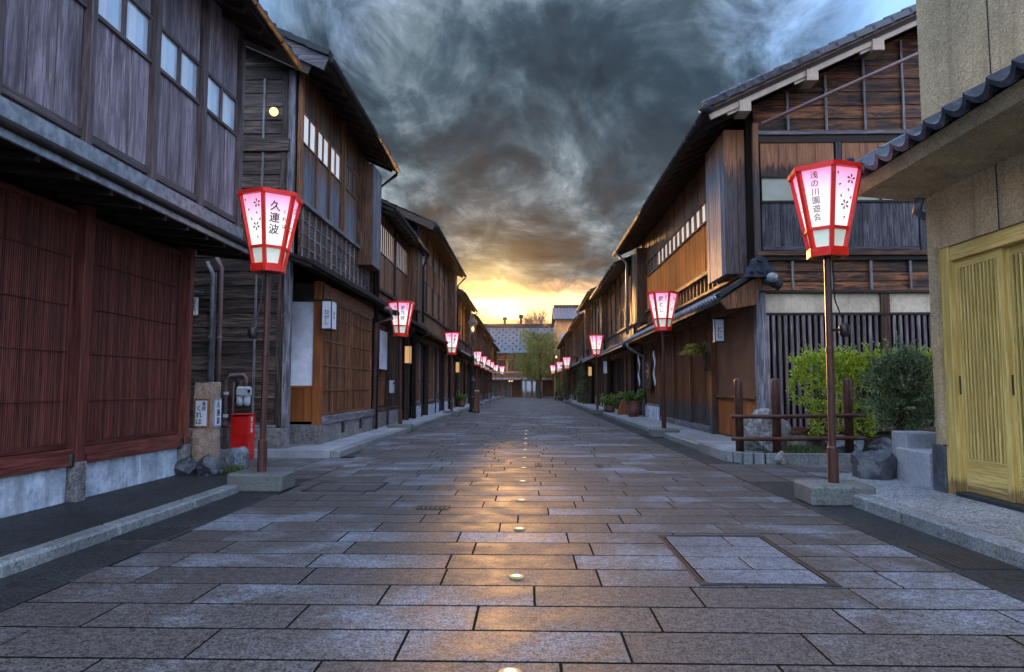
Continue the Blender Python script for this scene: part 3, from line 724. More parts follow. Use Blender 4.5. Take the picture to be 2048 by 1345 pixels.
grate(2.80, 4.6, .36, .6, 9, 'iron drain grate in the asphalt gutter by the yellow doors')

# row of lights set into the paving
ords = ('nearest', 'second', 'third', 'fourth', 'fifth', 'sixth', 'seventh', 'eighth', 'ninth', 'tenth', 'eleventh', 'twelfth')
for i in range(12):
    y = 2.72+1.345*i; t = thing('ground_light', (-.075, y, 0), f'round brass light set in the paving, {ords[i]} from the camera', 'ground light', 'lights set in the paving')
    MB().lathe((-.075, y, -.02), [(.048, 0), (.048, .024), (.038, .027), (.026, .027)], 20).build('ring', 'gold_emblem', t, smooth=False)
    MB().lathe((-.075, y, 0), [(.024, .005), (.024, .010), (.012, .0115)], 16).build('lens', 'ground_bulb', t)

# ================================================================== L1: mauve boarded house with red lattice (left foreground)
def house_red():
    s = -1; y0, y1 = 1.2, 8.12; XL, XU = 4.15, 3.57
    h = thing('wooden_townhouse', (-5, 4.6, 0), 'mauve boarded townhouse with red lattice screens in the left foreground', 'house')
    EX, EZ = 3.08, 5.36
    core(h, s, y0, y1, XL, XU, EX, EZ, 2.85)
    main_roof(h, s, y0, y1, EX, EZ, XU, 'tile_black', near=True, ov1=.45, gutter='gutter_dark')
    # stone base
    for a, b in ((2.2, 4.18), (4.32, 6.06), (6.22, 7.2), (7.205, 7.98)): span('base_stone', -XL-.1, -XL+.03, a, b, .07, .40, 'base_stone', h, 1, .012)
    for y in (4.25, 6.14, 8.05): post(h, s, XL-.045, y, .06, .43, .13, 'plinth_stone', .14, 'post_base')
    rail(h, s, XL-.01, 2.0, 8.12, .475, .15, 'lattice_red', .12, 'sill')
    for y in (4.25, 6.14, 8.06): post(h, s, XL-.03, y, .42, 2.78, .13 if y < 8 else .10, 'lattice_red', .13)
    for y in (4.25, 6.14, 8.06): bx('post_shoe', (-XL+.055, y, .45), (.06, .24, .13), 'iron', h, 2, .02)
    for a, b in ((2.4, 4.18), (4.32, 6.07), (6.21, 8.0)):
        lattice(h, s, XL+.02, a, b, .555, 2.72, .0242, .0125, 'lattice_red', 'lattice_red', 'inside_dark', (), .045)
        for z in (.98, 1.42, 1.84, 2.28): rail(h, s, XL, a+.05, b-.05, z, .007, 'lattice_red', .010, 'thin_rail')
    # small eave under the upper floor
    pe = pent_roof(h, s, 2.0, 8.4, 3.40, 2.78, 4.15, 'beam_dark', m=.12, tail=.40, near=True, edge='flashing')
    MB().tube([(-3.37, 2.0, 2.80), (-3.37, 8.4, 2.79)], .035, 8).build('gutter', 'gutter_dark', pe, smooth=True)
    rail(h, s, XU-.03, 1.6, 8.12, 2.955, .13, 'flashing', .12, 'sill'); rail(h, s, XU+.03, 1.6, 8.12, 3.05, .07, 'post_mauve', .06, 'sill')
    # upper wall in bays
    ys = [2.40, 3.345, 4.29, 5.235, 6.18, 7.125, 8.07]
    for i, y in enumerate(ys): post(h, s, XU-.015, y, 3.02, 5.5, .075, 'post_mauve', .10)
    for i in range(6):
        a, b = ys[i]+.04, ys[i+1]-.04
        rail(h, s, XU, a, b, 3.115, .07, 'post_mauve', .05, 'rail'); planks(h, s, XU+.012, a, b, 3.15, 4.14, .29, 'board_mauve', gap=.02)
        w_ = window(h, s, XU+.01, a, b, 4.14, 4.60, 2, 'post_mauve', 'glass_curtain', .04, .045)
        for q in (.10, .60): span('blind', -XU-.006, -XU-.0045, a+(b-a)*q, a+(b-a)*(q+.13), 4.18, 4.56, 'glass_white', w_, 2, 0)
        planks(h, s, XU+.012, a, b, 4.60, 5.5, .29, 'board_mauve', gap=.02)
    # far end wall
    for z in [i*.235 for i in range(23)]: span('board', -7.5, -XL-.02 if z < 2.8 else -XU-.02, y1-.05, y1-.02, z+.02, z+.25, 'board_black', h, 0, .004)
    post(h, s, XU+.03, 8.10, 2.9, 5.6, .10, 'beam_grey', .1)
house_red()

# ================================================================== L2: black boarded house with side wall on the alley
def house_black():
    s = -1; y0, y1 = 11.1, 16.1; XL, XU = 3.70, 3.85; EX, EZ = 3.25, 6.42
    h = thing('wooden_townhouse', (-5.5, 13.6, 0), 'black weathered townhouse with a lapped board side wall behind the first left lantern', 'house')
    core(h, s, y0, y1, XL+.65, XU, EX, EZ, 3.3)
    rf, zt = main_roof(h, s, y0, y1, EX, EZ, XU, 'tile_black', near=True, ov0=.5, ov1=.15, gutter='gutter_dark')
    # verge: board, verge tiles
    MB().beam((-EX-.02, y0-.48, EZ-.10), (-EX-4.6, y0-.48, EZ-.10+.46*4.58), .05, .22, (0, 0, 1)).build('bargeboard', 'board_grey', rf, 0)
    MB().beam((-EX-.3, y0-.42, EZ-.16), (-EX-4.6, y0-.42, EZ-.16+.46*4.3), .06, .18, (0, 0, 1)).build('bargeboard', 'beam_dark', rf, 0)
    vm = MB().beam((0, 0, 0), (-.36, 0, .145), .2, .09).mesh('tile_black', 0)
    for i in range(14): put('verge_tile', vm, (-EX+.04-.31*i, y0-.47, EZ+.06+.31*.46*i), rf)
    # side wall: lapped boards, battens, plinth
    cutf = lambda z: -(EX+(z+.13-EZ)/.46)
    sw = span('side_wall', -8.4, -3.95, y0, y0+.05, .45, 6.45, 'inside_dark', h, 0, 0)
    clap_wall(sw, y0, -8.3, -4.03, .47, 8.4, .235, 'board_black', cutf)
    for x in (-5.18, -4.50): span('batten', x-.018, x+.018, y0-.045, y0-.02, .47, 3.0 if x < -5 else 2.95, 'beam_grey', sw, 2, .003)
    span('batten', -4.47, -4.43, y0-.045, y0-.02, 3.6, 5.05, 'beam_grey', sw, 2, .003); span('batten', -4.47, -4.43, y0-.045, y0-.02, 5.2, 6.3, 'beam_grey', sw, 2, .003)
    span('batten', -4.95, -4.0, y0-.07, y0-.02, 5.04, 5.26, 'board_black', sw, 0, .006); span('drip_strip', -4.95, -4.12, y0-.06, y0-.02, .45, .49, 'flashing', sw, 0, .003)
    bx('corner_post', (-3.98, y0+.02, 3.3), (.11, .12, 6.3), 'board_grey', h, 2, .008); bx('corner_post', (-4.10, y0-.01, 3.4), (.09, .06, 5.9), 'board_black', h, 2, .008)
    span('plinth', -8.4, -3.93, y0-.07, y0+.10, .0, .44, 'plinth_stone', h, 0, .015)
    span('plinth', -4.05, -3.93, y0+.10, y0+.9, .0, .12, 'plinth_stone', h, 0, .015)
    # entrance bay: white panel facing the alley side, plinth below
    span('entrance_panel', -4.28, -3.80, 11.95, 11.99, 1.12, 2.62, 'plaster_white', h, 2, .003)
    for i in range(3): span('plank', -4.28+.16*i, -4.125+.16*i, 11.95, 11.985, .50, 1.10, 'panel_rust', h, 2, .004)
    span('rail', -4.28, -3.80, 11.93, 11.99, 1.09, 1.13, 'panel_rust', h, 0, .004)
    span('post', -3.80, -3.66, 11.90, 12.04, .44, 2.98, 'panel_rust', h, 2, .006)
    span('plinth', -4.28, -3.64, 11.90, 12.1, .05, .45, 'plinth_stone', h, 0, .012); span('lintel', -4.28, -3.66, 11.92, 12.02, 2.62, 2.95, 'beam_dark', h, 0, .004)
    # street front ground floor
    p = span('plinth', -3.80, -3.64, 12.1, 15.9, .05, .45, 'plinth_stone', h, 1, .012)
    for y in (13.35, 14.75): span('vent', -3.66, -3.636, y-.11, y+.11, .22, .42, 'void_black', p, 2, 0)
    rail(h, s, XL-.04, 12.04, 15.9, .52, .14, 'board_grey', .10, 'sill')
    for a, b in ((12.06, 13.95), (14.0, 15.85)): lattice(h, s, XL, a, b, .59, 2.72, .066, .017, 'slat_brown', 'board_brown', 'inside_dark', (1.05, 1.5, 1.95, 2.4), .05)
    rail(h, s, XL, 12.04, 15.95, 2.84, .24, 'board_brown', .08, 'lintel')
    pent_roof(h, s, 10.55, 16.15, 3.40, 3.10, 3.95, 'beam_dark', m=.35, tail=.115, near=True)
    # batten panel between the roofs
    pb = span('batten_panel', -XU-.02, -XU+.02, 11.2, 16.05, 3.28, 4.17, 'board_dark', h, 1, 0)
    for i in range(15): bx('batten', (-XU+.035, 11.25+.34*i, 3.72), (.03, .03, .88), 'beam_grey' if i % 5 == 0 else 'board_grey', pb, 2, .003)
    for z in (3.48, 3.70, 3.93): bx('batten', (-XU+.028, 13.6, z), (.02, 4.8, .022), 'board_grey', pb, 1, .003)
    rail(h, s, XU-.04, 11.12, 16.05, 4.20, .07, 'beam_grey', .12, 'sill')
    # upper windows
    bays = ((11.18, 11.92), (11.97, 12.72), (12.77, 13.52), (13.82, 14.85))
    for i, (a, b) in enumerate(bays):
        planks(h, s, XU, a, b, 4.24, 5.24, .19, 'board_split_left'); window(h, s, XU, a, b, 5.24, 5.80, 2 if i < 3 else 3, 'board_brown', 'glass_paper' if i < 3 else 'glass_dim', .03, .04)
        planks(h, s, XU, a, b, 5.80, 6.55, .25, 'board_dark')
    for y in (11.13, 11.945, 12.745, 13.56, 13.78): post(h, s, XU-.01, y, 4.2, 6.6, .045 if 11.5 < y < 13 else .09, 'board_brown', .08)
    planks(h, s, XU, 13.60, 13.76, 4.24, 6.55, .16, 'board_dark'); planks(h, s, XU, 14.9, 16.05, 4.24, 6.5, .2, 'board_dark')
    # shutter box
    t = span('shutter_box', -3.86, -3.50, 14.93, 15.78, 3.82, 6.12, 'board_dark', h, 2, .006)
    planks(t, s, 3.49, 14.94, 15.77, 3.82, 6.1, .14, 'board_grey', .02)
    downpipe(h, s, 3.62, 16.13, .12, 6.36, 3.2, 'gutter_dark', .045)
    MB().tube([(-3.44, 16.0, 2.98), (-3.30, 16.05, 2.96), (-3.27, 16.12, 2.75), (-3.62, 16.12, 2.62), (-3.66, 16.12, .12)], .055, 8).build('downpipe', 'pipe_mauve', h, smooth=True)
house_black()

# ================================================================== R1: tan stucco house with yellow sliding doors (right foreground)
def house_tan():
    h = thing('stucco_house', (6, 4.0, 0), 'tan stucco house with yellow slatted sliding doors in the right foreground', 'house')
    X = 3.93; yd = 6.62; zt = 2.42
    w = MB(); w.box((X+2.6, 4.0, 5.8), (5.2, 5.5, 6.76)); w.box((X+.2, yd+.065, 1.32), (.4, .13, 2.20)); w.box((X+2.75, 6.0, 1.3), (4.7, 1.5, 2.26))
    w.build('wall', 'stucco_tan', h)
    for y in (5.72, 3.6): span('joint', X-.004, X+.01, y-.006, y+.006, zt, 9, 'void_black', h, 2, 0)
    span('joint', X-.004, X+.01, 1.3, 6.75, 5.4, 5.412, 'void_black', h, 1, 0)
    span('corner_stone', X-.02, X+.30, yd-.02, 6.80, .10, .56, 'rock_dark', h, 2, .01)
    # opening: jamb, header, sill
    span('jamb', X+.005, X+.07, 6.44, 6.615, .10, 2.42, 'wood_yellow', h, 2, .006); span('jamb', X-.03, X+.02, 6.57, 6.63, .56, 2.44, 'stucco_tan', h, 2, .004)
    span('header', X+.02, X+.20, 2.0, 6.44, 2.28, 2.42, 'wood_yellow', h, 1, .006)
    span('threshold', X-.02, X+.32, 2.0, 6.45, .095, .15, 'steel', h, 1, .006)
    # three sliding doors
    for i, (a, b, xo) in enumerate(((5.80, 6.45, .055), (5.15, 5.82, .095), (4.50, 5.15, .055))):
        d = span('sliding_door', X+xo+.05, X+xo+.06, a, b, .15, 2.28, 'door_back', h, 2, 0)
        for y in (a+.03, b-.03): bx('stile', (X+xo+.02, y, 1.215), (.045, .06, 2.13), 'wood_yellow', d, 2, .004)
        for z0, z1 in ((.15, .46), (2.20, 2.28)): span('rail', X+xo, X+xo+.04, a+.06, b-.06, z0, z1, 'wood_yellow', d, 1, .004)
        for z in (.93, 1.66): span('rail', X+xo+.024, X+xo+.05, a+.06, b-.06, z-.06, z+.06, 'wood_yellow', d, 1, .003)
        n = 11
        for j in range(n): bx('slat', (X+xo+.008, a+.06+(b-a-.12)*(j+.5)/n, 1.33), (.020, .022, 1.74), 'wood_yellow', d, 2, .003)
        bx('pull', (X+xo-.004, b-.03, 1.12), (.008, .022, .17), 'iron', d, 2, .003)
    # tiled canopy
    m = .55; PX, PZ, XT = 3.26, 3.13, 3.95; y0, y1 = 1.6, 6.88
    c = MB().prism([(PX, PZ), (XT, PZ+m*(XT-PX)), (XT, PZ-.16), (PX+.06, PZ-.10)], 1, y0, y1).build('canopy', 'stucco_tan', h, fix=True)
    n = 21; wd = (y1-y0)/n; me = tile_mesh(1, m, 'tile_blue', wd, .50, amp=.042, th=.022, lip=.03, n=10, cup=True); me2 = tile_mesh(1, m, 'tile_blue', wd, .45, amp=.045, th=.03, lip=.02, cup=True)
    for i in range(n):
        put('roof_tile', me, (PX-.10, y0+wd*(i+.5), PZ+.045), c); put('roof_tile', me2, (PX-.10+.40, y0+wd*(i+.5), PZ+.045+.40*m+.02), c)
    MB().tube([(PX-.02, y1-.05, PZ+.14), (XT, y1-.05, PZ+.14+m*(XT-PX+.02))], .075, 12).build('verge_tile', 'tile_blue', c, smooth=True)
    MB().tube([(PX+.30, y1-.05, PZ+.14+m*.32), (PX+.33, y1-.05, PZ+.14+m*.35)], .082, 12).build('verge_tile', 'tile_blue', c)
    span('end_tile', PX-.09, PX-.01, y1-.16, y1+.06, PZ+.02, PZ+.26, 'tile_blue', c, 2, .02)
    mbt = MB(); mbt.tube([(XT-.02, y0, PZ+m*.75+.05), (XT-.02, y1, PZ+m*.75+.05)], .05, 8); mbt.build('flashing', 'gutter_grey', c, smooth=True)
    MB().tube([(3.90, 6.78, 2.98), (3.90, 6.84, 2.86), (3.99, 6.86, 2.82), (4.15, 6.86, 2.82)], .05, 10).build('downpipe', 'gutter_grey', h, smooth=True)
house_tan()

# ================================================================== R2: corner house with the big gable wall
def house_corner():
    s = 1; y0, y1 = 12.0, 24.0; XL, XU = 4.0, 3.82; EX, EZ = 3.08, 5.85; m = .46
    h = thing('wooden_townhouse', (6, 18, 0), 'large corner townhouse with boarded gable wall and orange upper boards on the right', 'house')
    core(h, s, y0, y1, XL, XU, EX, EZ, 2.9)
    rf, zt = main_roof(h, s, y0, y1, EX, EZ, XU, 'tile_black', near=True, ov0=.5, ov1=.1, gutter='gutter_dark')
    yv = y0-.46
    MB().beam((EX+.02, yv, EZ-.06), (EX+4.6, yv, EZ-.06+m*4.58), .05, .20).build('bargeboard', 'paint_beige', rf, 0)
    for x in (3.72, 4.88, 6.02, 7.1):
        z = EZ-.16+m*(x-EX); MB().box((x, yv+.12, z-.06), (.20, .36, .20), .006).build('purlin_end', 'paint_beige', rf)
        MB().beam((x-.30, yv+.03, z-.02-m*.3), (x-.08, yv+.03, z-.02-m*.08), .05, .10).build('bracket', 'paint_beige', rf, 0)
    vm = MB().beam((0, 0, 0), (.37, 0, .148), .24, .10).mesh('tile_blue', 0)
    for i in range(14): put('verge_tile', vm, (EX-.06+.318*i, yv-.02, EZ+.075+.318*m*i), rf)
    vt = MB().tube([(0, 0, 0), (.37, 0, .148)], .075, 10).mesh('tile_blue', 0, True)
    for i in range(14): put('verge_tile', vt, (EX-.06+.318*i, yv+.05, EZ+.13+.318*m*i), rf)
    MB().tube([(EX-.10, y0-.5, EZ-.04), (EX-.02, y0-.52, EZ+.06), (EX+.05, y0-.5, EZ-.02)], .08, 8).build('end_tile', 'tile_black', rf, smooth=True)
    # gable wall (faces the alley)
    g = span('side_wall', XL, 9.0, y0+.02, y0+.06, 0, 5.9, 'inside_dark', h, 0, 0)
    cutf = lambda z: EX+(z+.13-EZ)/m
    clap_wall(g, y0+.02, 4.02, 9.0, 5.66, 7.6, .24, 'board_gable', cutf)
    for x in (4.62, 5.30, 5.98, 6.66, 7.34, 8.02): span('batten', x-.02, x+.02, y0-.05, y0-.015, 5.66, EZ-.2+m*(x-EX), 'beam_grey', g, 2, .003)
    span('beam', 4.05, 9.0, y0-.06, y0, 5.58, 5.65, 'beam_grey', g, 0, .006); span('beam', 4.05, 9.0, y0-.03, y0, 5.44, 5.575, 'beam_dark', g, 0, .006)
    # upper boards with black stain, glazed strip, lower boards
    for a, b in ((4.12, 5.42), (5.56, 6.85), (6.97, 8.25)):
        n = 4; p = (b-a)/n
        for i in range(n):
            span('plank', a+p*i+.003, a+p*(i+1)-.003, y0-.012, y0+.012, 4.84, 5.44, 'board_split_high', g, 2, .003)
            span('plank', a+p*i+.003, a+p*(i+1)-.003, y0-.012, y0+.012, 3.56, 4.36, 'board_char', g, 2, .003)
        w = span('window', a, b, y0+.0, y0+.018, 4.38, 4.82, 'inside_dark', g, 0, 0)
        for z in (4.375, 4.825): span('frame', a, b, y0-.035, y0+.012, z-.02, z+.02, 'beam_dark', w, 0, .003)
        for i in range(2): span('pane', a+(b-a)*i/2+.02, a+(b-a)*(i+1)/2-.02, y0-.006, y0, 4.395, 4.805, 'glass_green', w, 0, 0)
        span('mullion', (a+b)/2-.02, (a+b)/2+.02, y0-.03, y0+.01, 4.395, 4.805, 'beam_dark', w, 2, .003)
        span('rail', a, b, y0-.03, y0+.01, 3.50, 3.57, 'board_char', g, 0, .004)
    for x in (5.49, 6.91): span('post', x-.05, x+.05, y0-.04, y0+.02, 3.48, 5.44, 'board_char', g, 2, .005)
    span('beam', 4.0, 9.0, y0-.09, y0+.02, 3.40, 3.48, 'board_dark', g, 0, .006); span('beam', 4.0, 9.0, y0-.05, y0+.02, 3.32, 3.395, 'beam_dark', g, 0, .006)
    clap_wall(g, y0+.02, 4.05, 9.0, 2.80, 3.32, .175, 'board_gable')
    for x in (4.62, 5.30, 5.98, 6.66, 7.34): span('batten', x-.02, x+.02, y0-.05, y0-.015, 2.80, 3.31, 'beam_grey', g, 2, .003)
    span('beam', 4.0, 9.0, y0-.06, y0+.02, 2.74, 2.795, 'beam_dark', g, 0, .006)
    span('plaster', 4.08, 9.0, y0-.005, y0+.02, 2.40, 2.735, 'plaster_cream', g, 0, 0)
    span('post', 6.12, 6.28, y0-.04, y0+.02, .3, 2.735, 'board_dark', g, 2, .006); span('beam', 4.05, 9.0, y0-.05, y0+.015, 2.35, 2.40, 'beam_dark', g, 0, .006)
    x = 4.16
    while x < 8.2:
        if abs(x-6.2) > .12: span('slat', x-.026, x+.026, y0-.045, y0-.01, .42, 2.35, 'slat_grey', g, 2, .006)
        x += .104
    span('sill', 4.05, 9.0, y0-.14, y0+.02, .30, .42, 'board_dark', g, 0, .01); span('plinth', 4.05, 9.0, y0-.12, y0+.02, .0, .295, 'plinth_stone', g, 0, .01)
    for z in (.20, .36): span('bench_board', 4.7, 7.0, y0-.42, y0-.16, z, z+.06, 'board_dark', g, 0, .01)
    # corner posts
    bx('corner_post', (4.05, y0+.02, 1.45), (.17, .16, 2.75), 'board_grey', h, 2, .012)
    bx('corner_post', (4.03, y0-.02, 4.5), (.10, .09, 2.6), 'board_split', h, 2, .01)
    # diagonal pipe on the gable
    MB().tube([(4.02, y0-.46, 5.62), (6.2, y0-.48, 6.60), (8.4, y0-.48, 7.6)], .035, 8).build('pipe', 'pipe_mauve', h, smooth=True)
    # shutter box at the corner
    t = span('shutter_box', 3.54, 3.98, y0+.20, y0+1.38, 3.14, 5.72, 'board_dark', h, 2, .006)
    planks(t, s, 3.525, y0+.19, y0+1.39, 3.12, 5.72, .17, 'board_split_pale', .024)
    for a, b in ((3.535, 3.76), (3.765, 3.98)): span('plank', a, b, y0+.17, y0+.195, 3.12, 5.76, 'board_split', t, 2, .004)
    # upper street front: orange boards and narrow panes
    yy = y0+1.42; rail(h, s, XU-.05, yy, 23.9, 3.50, .08, 'board_brown', .12, 'sill')
    planks(h, s, XU, yy, 22.6, 3.54, 4.62, .21, 'board_orange'); planks(h, s, XU, yy, 22.6, 5.09, 5.95, .30, 'board_brown')
    y = yy; i = 0
    while y < 22.4:
        w = bx('window', (XU+.02, y+.255, 4.855), (.02, .51, .45), 'inside_dark', h, 1, 0)
        bx('pane', (XU, y+.255, 4.855), (.006, .32, .40), 'glass_glow' if i < 13 else 'glass_dim', w, 2, 0)
        bx('mullion', (XU-.01, y+.045, 4.855), (.04, .09, .44), 'board_brown', w, 2, .003); bx('mullion', (XU-.01, y+.465, 4.855), (.04, .09, .44), 'board_brown', w, 2, .003)
        y += .511; i += 1
    rail(h, s, XU-.02, yy, 22.6, 4.63, .04, 'board_brown', .07); rail(h, s, XU-.02, yy, 22.6, 5.08, .04, 'board_brown', .07)
    planks(h, s, XU-.03, 22.6, 23.95, 3.3, 5.9, .2, 'board_dark')
    t2 = span('shutter_box', 3.5, 3.82, 21.9, 22.9, 3.2, 5.6, 'board_dark', h, 2, .006); planks(t2, s, 3.49, 21.9, 22.9, 3.2, 5.6, .17, 'board_dark', .02)
    # tier of small uprights above the pent roof
    rail(h, s, XU-.02, y0+.2, 23.9, 3.10, .06, 'board_brown', .08)
    for i in range(36): bx('batten', (XU-.03, y0+.3+.33*i, 3.29), (.06, .06, .36), 'board_brown', h, 2, .004)
    planks(h, s, XU+.02, y0+.1, 23.9, 2.95, 3.5, .5, 'board_dark', name='board')
    # tiled pent roof, ridge-end ornament at the corner
    p = pent_roof(h, s, y0-.12, 24.1, 3.38, 2.66, 3.95, 'beam_dark', 'tile_grey', m=.66, tail=.16, near=True, tw=.2)
    MB().prism([(3.30, 2.60), (4.0, 3.04), (4.02, 2.88), (3.9, 2.52), (3.42, 2.44)], 1, y0-.22, y0-.12).build('gable_board', 'board_brown', p, fix=True)
    MB().beam((3.28, y0-.15, 2.68), (4.05, y0-.15, 3.18), .22, .08).build('verge_tile', 'tile_black', p, 0)
    oni = MB(); oni.prism([(3.72, 2.98), (3.70, 3.14), (3.80, 3.20), (3.84, 3.30), (3.95, 3.36), (4.06, 3.30), (4.10, 3.20), (4.20, 3.14), (4.18, 2.98)], 1, y0-.36, y0-.22)
    o = oni.build('ridge_end_ornament', 'tile_blue', p, fix=True)
    for (x, z, r) in ((3.95, 3.10, .075), (3.80, 3.08, .045), (4.10, 3.08, .045), (3.95, 3.27, .05)): MB().tube([(x, y0-.40, z), (x, y0-.34, z)], [r*.7, r], 10).build('boss', 'tile_blue', o)
    MB().tube([(4.14, y0-.42, 2.96), (4.14, y0+.05, 3.06)], .085, 12).build('end_tile', 'tile_grey', p, smooth=True)
    MB().tube([(4.05, y0-.28, 2.98), (4.32, y0-.25, 2.84)], .09, 10).build('end_tile', 'tile_black', p, smooth=True)
    # ground floor street front
    span('plaster', XL+.03, XL+.08, 12.12, 14.72, .92, 2.62, 'plaster_rust', h, 1, 0)
    rail(h, s, XL, 12.12, 14.72, .915, .05, 'board_dark', .08)
    slats(h, s, XL+.03, 12.14, 14.70, .14, .89, .125, .112, 'panel_rust', .03)
    span('post', XL-.10, XL+.10, 14.72, 14.95, .10, 2.75, 'board_split_low', h, 2, .01); rail(h, s, XL-.04, 14.95, 20.6, .18, .14, 'board_grey', .12, 'sill')
    for a, b in ((14.97, 16.7), (16.82, 18.6), (18.72, 20.5)):
        sc = bx('lattice_screen', (XL+.05, (a+b)/2, 1.44), (.02, b-a, 2.36), 'inside_dark', h, 2, 0); slats(sc, s, XL, a, b, .25, 2.6, .098, .052, 'board_split_low', .035)
    for y in (16.76, 18.66, 20.62): post(h, s, XL-.03, y, .1, 2.7, .12, 'board_split_low', .14)
    rail(h, s, XL, 12.1, 24, 2.68, .20, 'board_brown', .12, 'lintel')
    for i in range(5): span('base_stone', XL-.08, XL+.06, 20.70+.63*i, 21.32+.63*i, .10, .50, 'base_stone', h, 1, .01)
    planks(h, s, XL, 20.7, 23.9, .52, 2.58, .2, 'board_brown', batten='board_dark'); rail(h, s, XL-.02, 20.7, 23.9, .54, .07, 'board_grey', .1)
    downpipe(h, s, 3.36, 23.3, 2.9, 5.8, 3.02, 'gutter_grey', .05); downpipe(h, s, 3.9, 23.35, .12, 2.6, 3.36, 'gutter_grey', .05)
house_corner()

# ================================================================== the rows of townhouses beyond
def rowhouse(s, y0, y1, label, EX, EZ, XU, XL, PX, PZ, seed, upper='board_brown', lowmat='slat_brown', low='board_dark', glass='glass_paper', tiles=None, near=False, half=4.2, zs=None, win=(.0, .6), ov0=.12, base='plinth_stone', box_end=True, lit=None):
    r = random.Random(seed); h = thing('wooden_townhouse', (s*(XL+3), (y0+y1)/2, 0), label, 'house', 'townhouses along the street')
    core(h, s, y0, y1, XL, XU, EX, EZ, PZ+.25, half)
    rf, zt = main_roof(h, s, y0, y1, EX, EZ, XU, 'tile_black', half, near=near, ov0=ov0, ov1=.05)
    if ov0 > .2: MB().beam((s*(EX+.02), y0-ov0+.02, EZ-.08), (s*(EX+half), y0-ov0+.02, EZ-.08+.46*half), .05, .2).build('bargeboard', 'beam_dark', rf, 0)
    # side wall towards the camera
    g = span('side_wall', s*(XU+.05), s*(EX+2*half-.6), y0, y0+.04, PZ, EZ-.1, 'board_dark', h, 0, 0)
    zb = zs or PZ+.75; zwb, zwt = zb+(zt-zb)*win[0]+.7, zb+(zt-zb)*win[1]+.45
    if zwt > zt-.2: zwt = zt-.2
    if zwb > zwt-.35: zwb = zwt-.42
    rail(h, s, XU-.03, y0+.05, y1-.05, zb-.04, .08, 'beam_dark', .1, 'sill')
    n = max(2, round((y1-y0-1.0)/1.7)); a = y0+.12; yb = y1-(1.0 if box_end else .1); p = (yb-a)/n
    pitch = .2 if y0 < 30 else .3
    for i in range(n):
        ya, ye = a+p*i+.05, a+p*(i+1)-.05; post(h, s, XU-.02, ya-.05, zb, zt, .09, 'beam_dark', .1)
        planks(h, s, XU, ya, ye, zb, zwb, pitch, upper)
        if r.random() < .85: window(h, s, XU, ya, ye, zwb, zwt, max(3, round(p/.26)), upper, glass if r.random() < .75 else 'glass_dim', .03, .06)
        else: planks(h, s, XU, ya, ye, zwb, zwt, pitch, upper)
        planks(h, s, XU, ya, ye, zwt, zt, pitch*1.5, upper)
    if box_end:
        t = span('shutter_box', s*(XU-.30), s*(XU+.05), yb, y1-.12, zb-.1, min(zt, EZ+.1)-.12, 'board_dark', h, 2, .006); planks(t, s, XU-.315, yb, y1-.12, zb-.1, min(zt, EZ+.1)-.14, .2, 'board_dark', .02)
    planks(h, s, XU, y0+.1, y1-.1, PZ+.2, zb-.08, .6, 'board_dark', name='board')
    m = .4
    pent_roof(h, s, y0-.03, y1+.02, PX, PZ, XU+.05, 'beam_dark', tiles, m=m, tail=.25 if near else .35, near=near, edge='flashing' if r.random() < .5 else 'gutter_dark')
    # ground floor bays
    rail(h, s, XL, y0+.05, y1-.05, PZ-.14, .22, 'beam_dark', .1, 'lintel'); y = y0+.1; k = 0
    while y < y1-.5:
        w = min(r.choice((1.3, 1.7, 2.1)), y1-.1-y)
        if y1-.1-y-w < .5: w = y1-.1-y
        post(h, s, XL-.03, y+.05, .1, PZ-.2, .11, 'beam_dark', .14); kind = r.choice(('lat', 'lat', 'plank', 'door')); ya, ye = y+.12, y+w
        if kind == 'door':
            lattice(h, s, XL+.15, ya, ye, .14, PZ-.28, .085 if y0 < 30 else .14, .03 if y0 < 30 else .05, lowmat, 'beam_dark', 'inside_dark', (.9,), .06)
        else:
            nb = max(1, round((ye-ya)/.45)) if base == 'base_stone' else 1
            for i in range(nb): span('base_stone', s*(XL-.06), s*(XL+.08), ya+(ye-ya)*i/nb+.004, ya+(ye-ya)*(i+1)/nb-.004, .08, .50, base, h, 1, .012)
            rail(h, s, XL-.02, ya, ye, .55, .09, 'board_grey' if r.random() < .5 else 'board_dark', .1, 'sill')
            if kind == 'lat': lattice(h, s, XL, ya, ye, .6, PZ-.28, .075 if y0 < 30 else .14, .028 if y0 < 30 else .055, lowmat, low, 'inside_dark', (1.3,), .05)
            else: planks(h, s, XL, ya, ye, .6, PZ-.28, .22, low, batten='beam_dark' if y0 < 40 else None)
        y += w; k += 1
    if y1 < 45: downpipe(h, s, XL-.12, y1-.06, .12, PZ-.05, PX+.05, 'gutter_dark', .04); downpipe(h, s, XU-.35, y1-.02, PZ+.2, EZ-.04, EX-.05, 'gutter_dark', .04)
    return h
rowhouse(-1, 16.3, 21.55, 'low townhouse with orange boards and pale narrow panes, third on the left', 3.28, 5.42, 3.72, 3.75, 3.22, 2.95, 3, 'board_brown', near=True, zs=3.55, win=(.1, .62), ov0=.05, base='plinth_stone', half=3.6)
rowhouse(-1, 21.75, 31.0, 'tall townhouse with a broad dark eave behind the second left lantern', 2.98, 6.25, 3.60, 3.72, 3.15, 2.85, 5, 'board_brown', low='board_mauve', near=True, zs=3.7, win=(.12, .50), ov0=.5, base='base_stone', half=4.6)
rowhouse(-1, 31.2, 38.4, 'brown townhouse beside the old street lamp on the left', 3.0, 5.45, 3.55, 3.72, 3.1, 2.8, 8, 'board_orange', ov0=.3)
rowhouse(-1, 38.6, 47.0, 'dark townhouse past the street lamp, fourth from the far end on the left', 3.0, 5.15, 3.55, 3.72, 3.1, 2.75, 9)
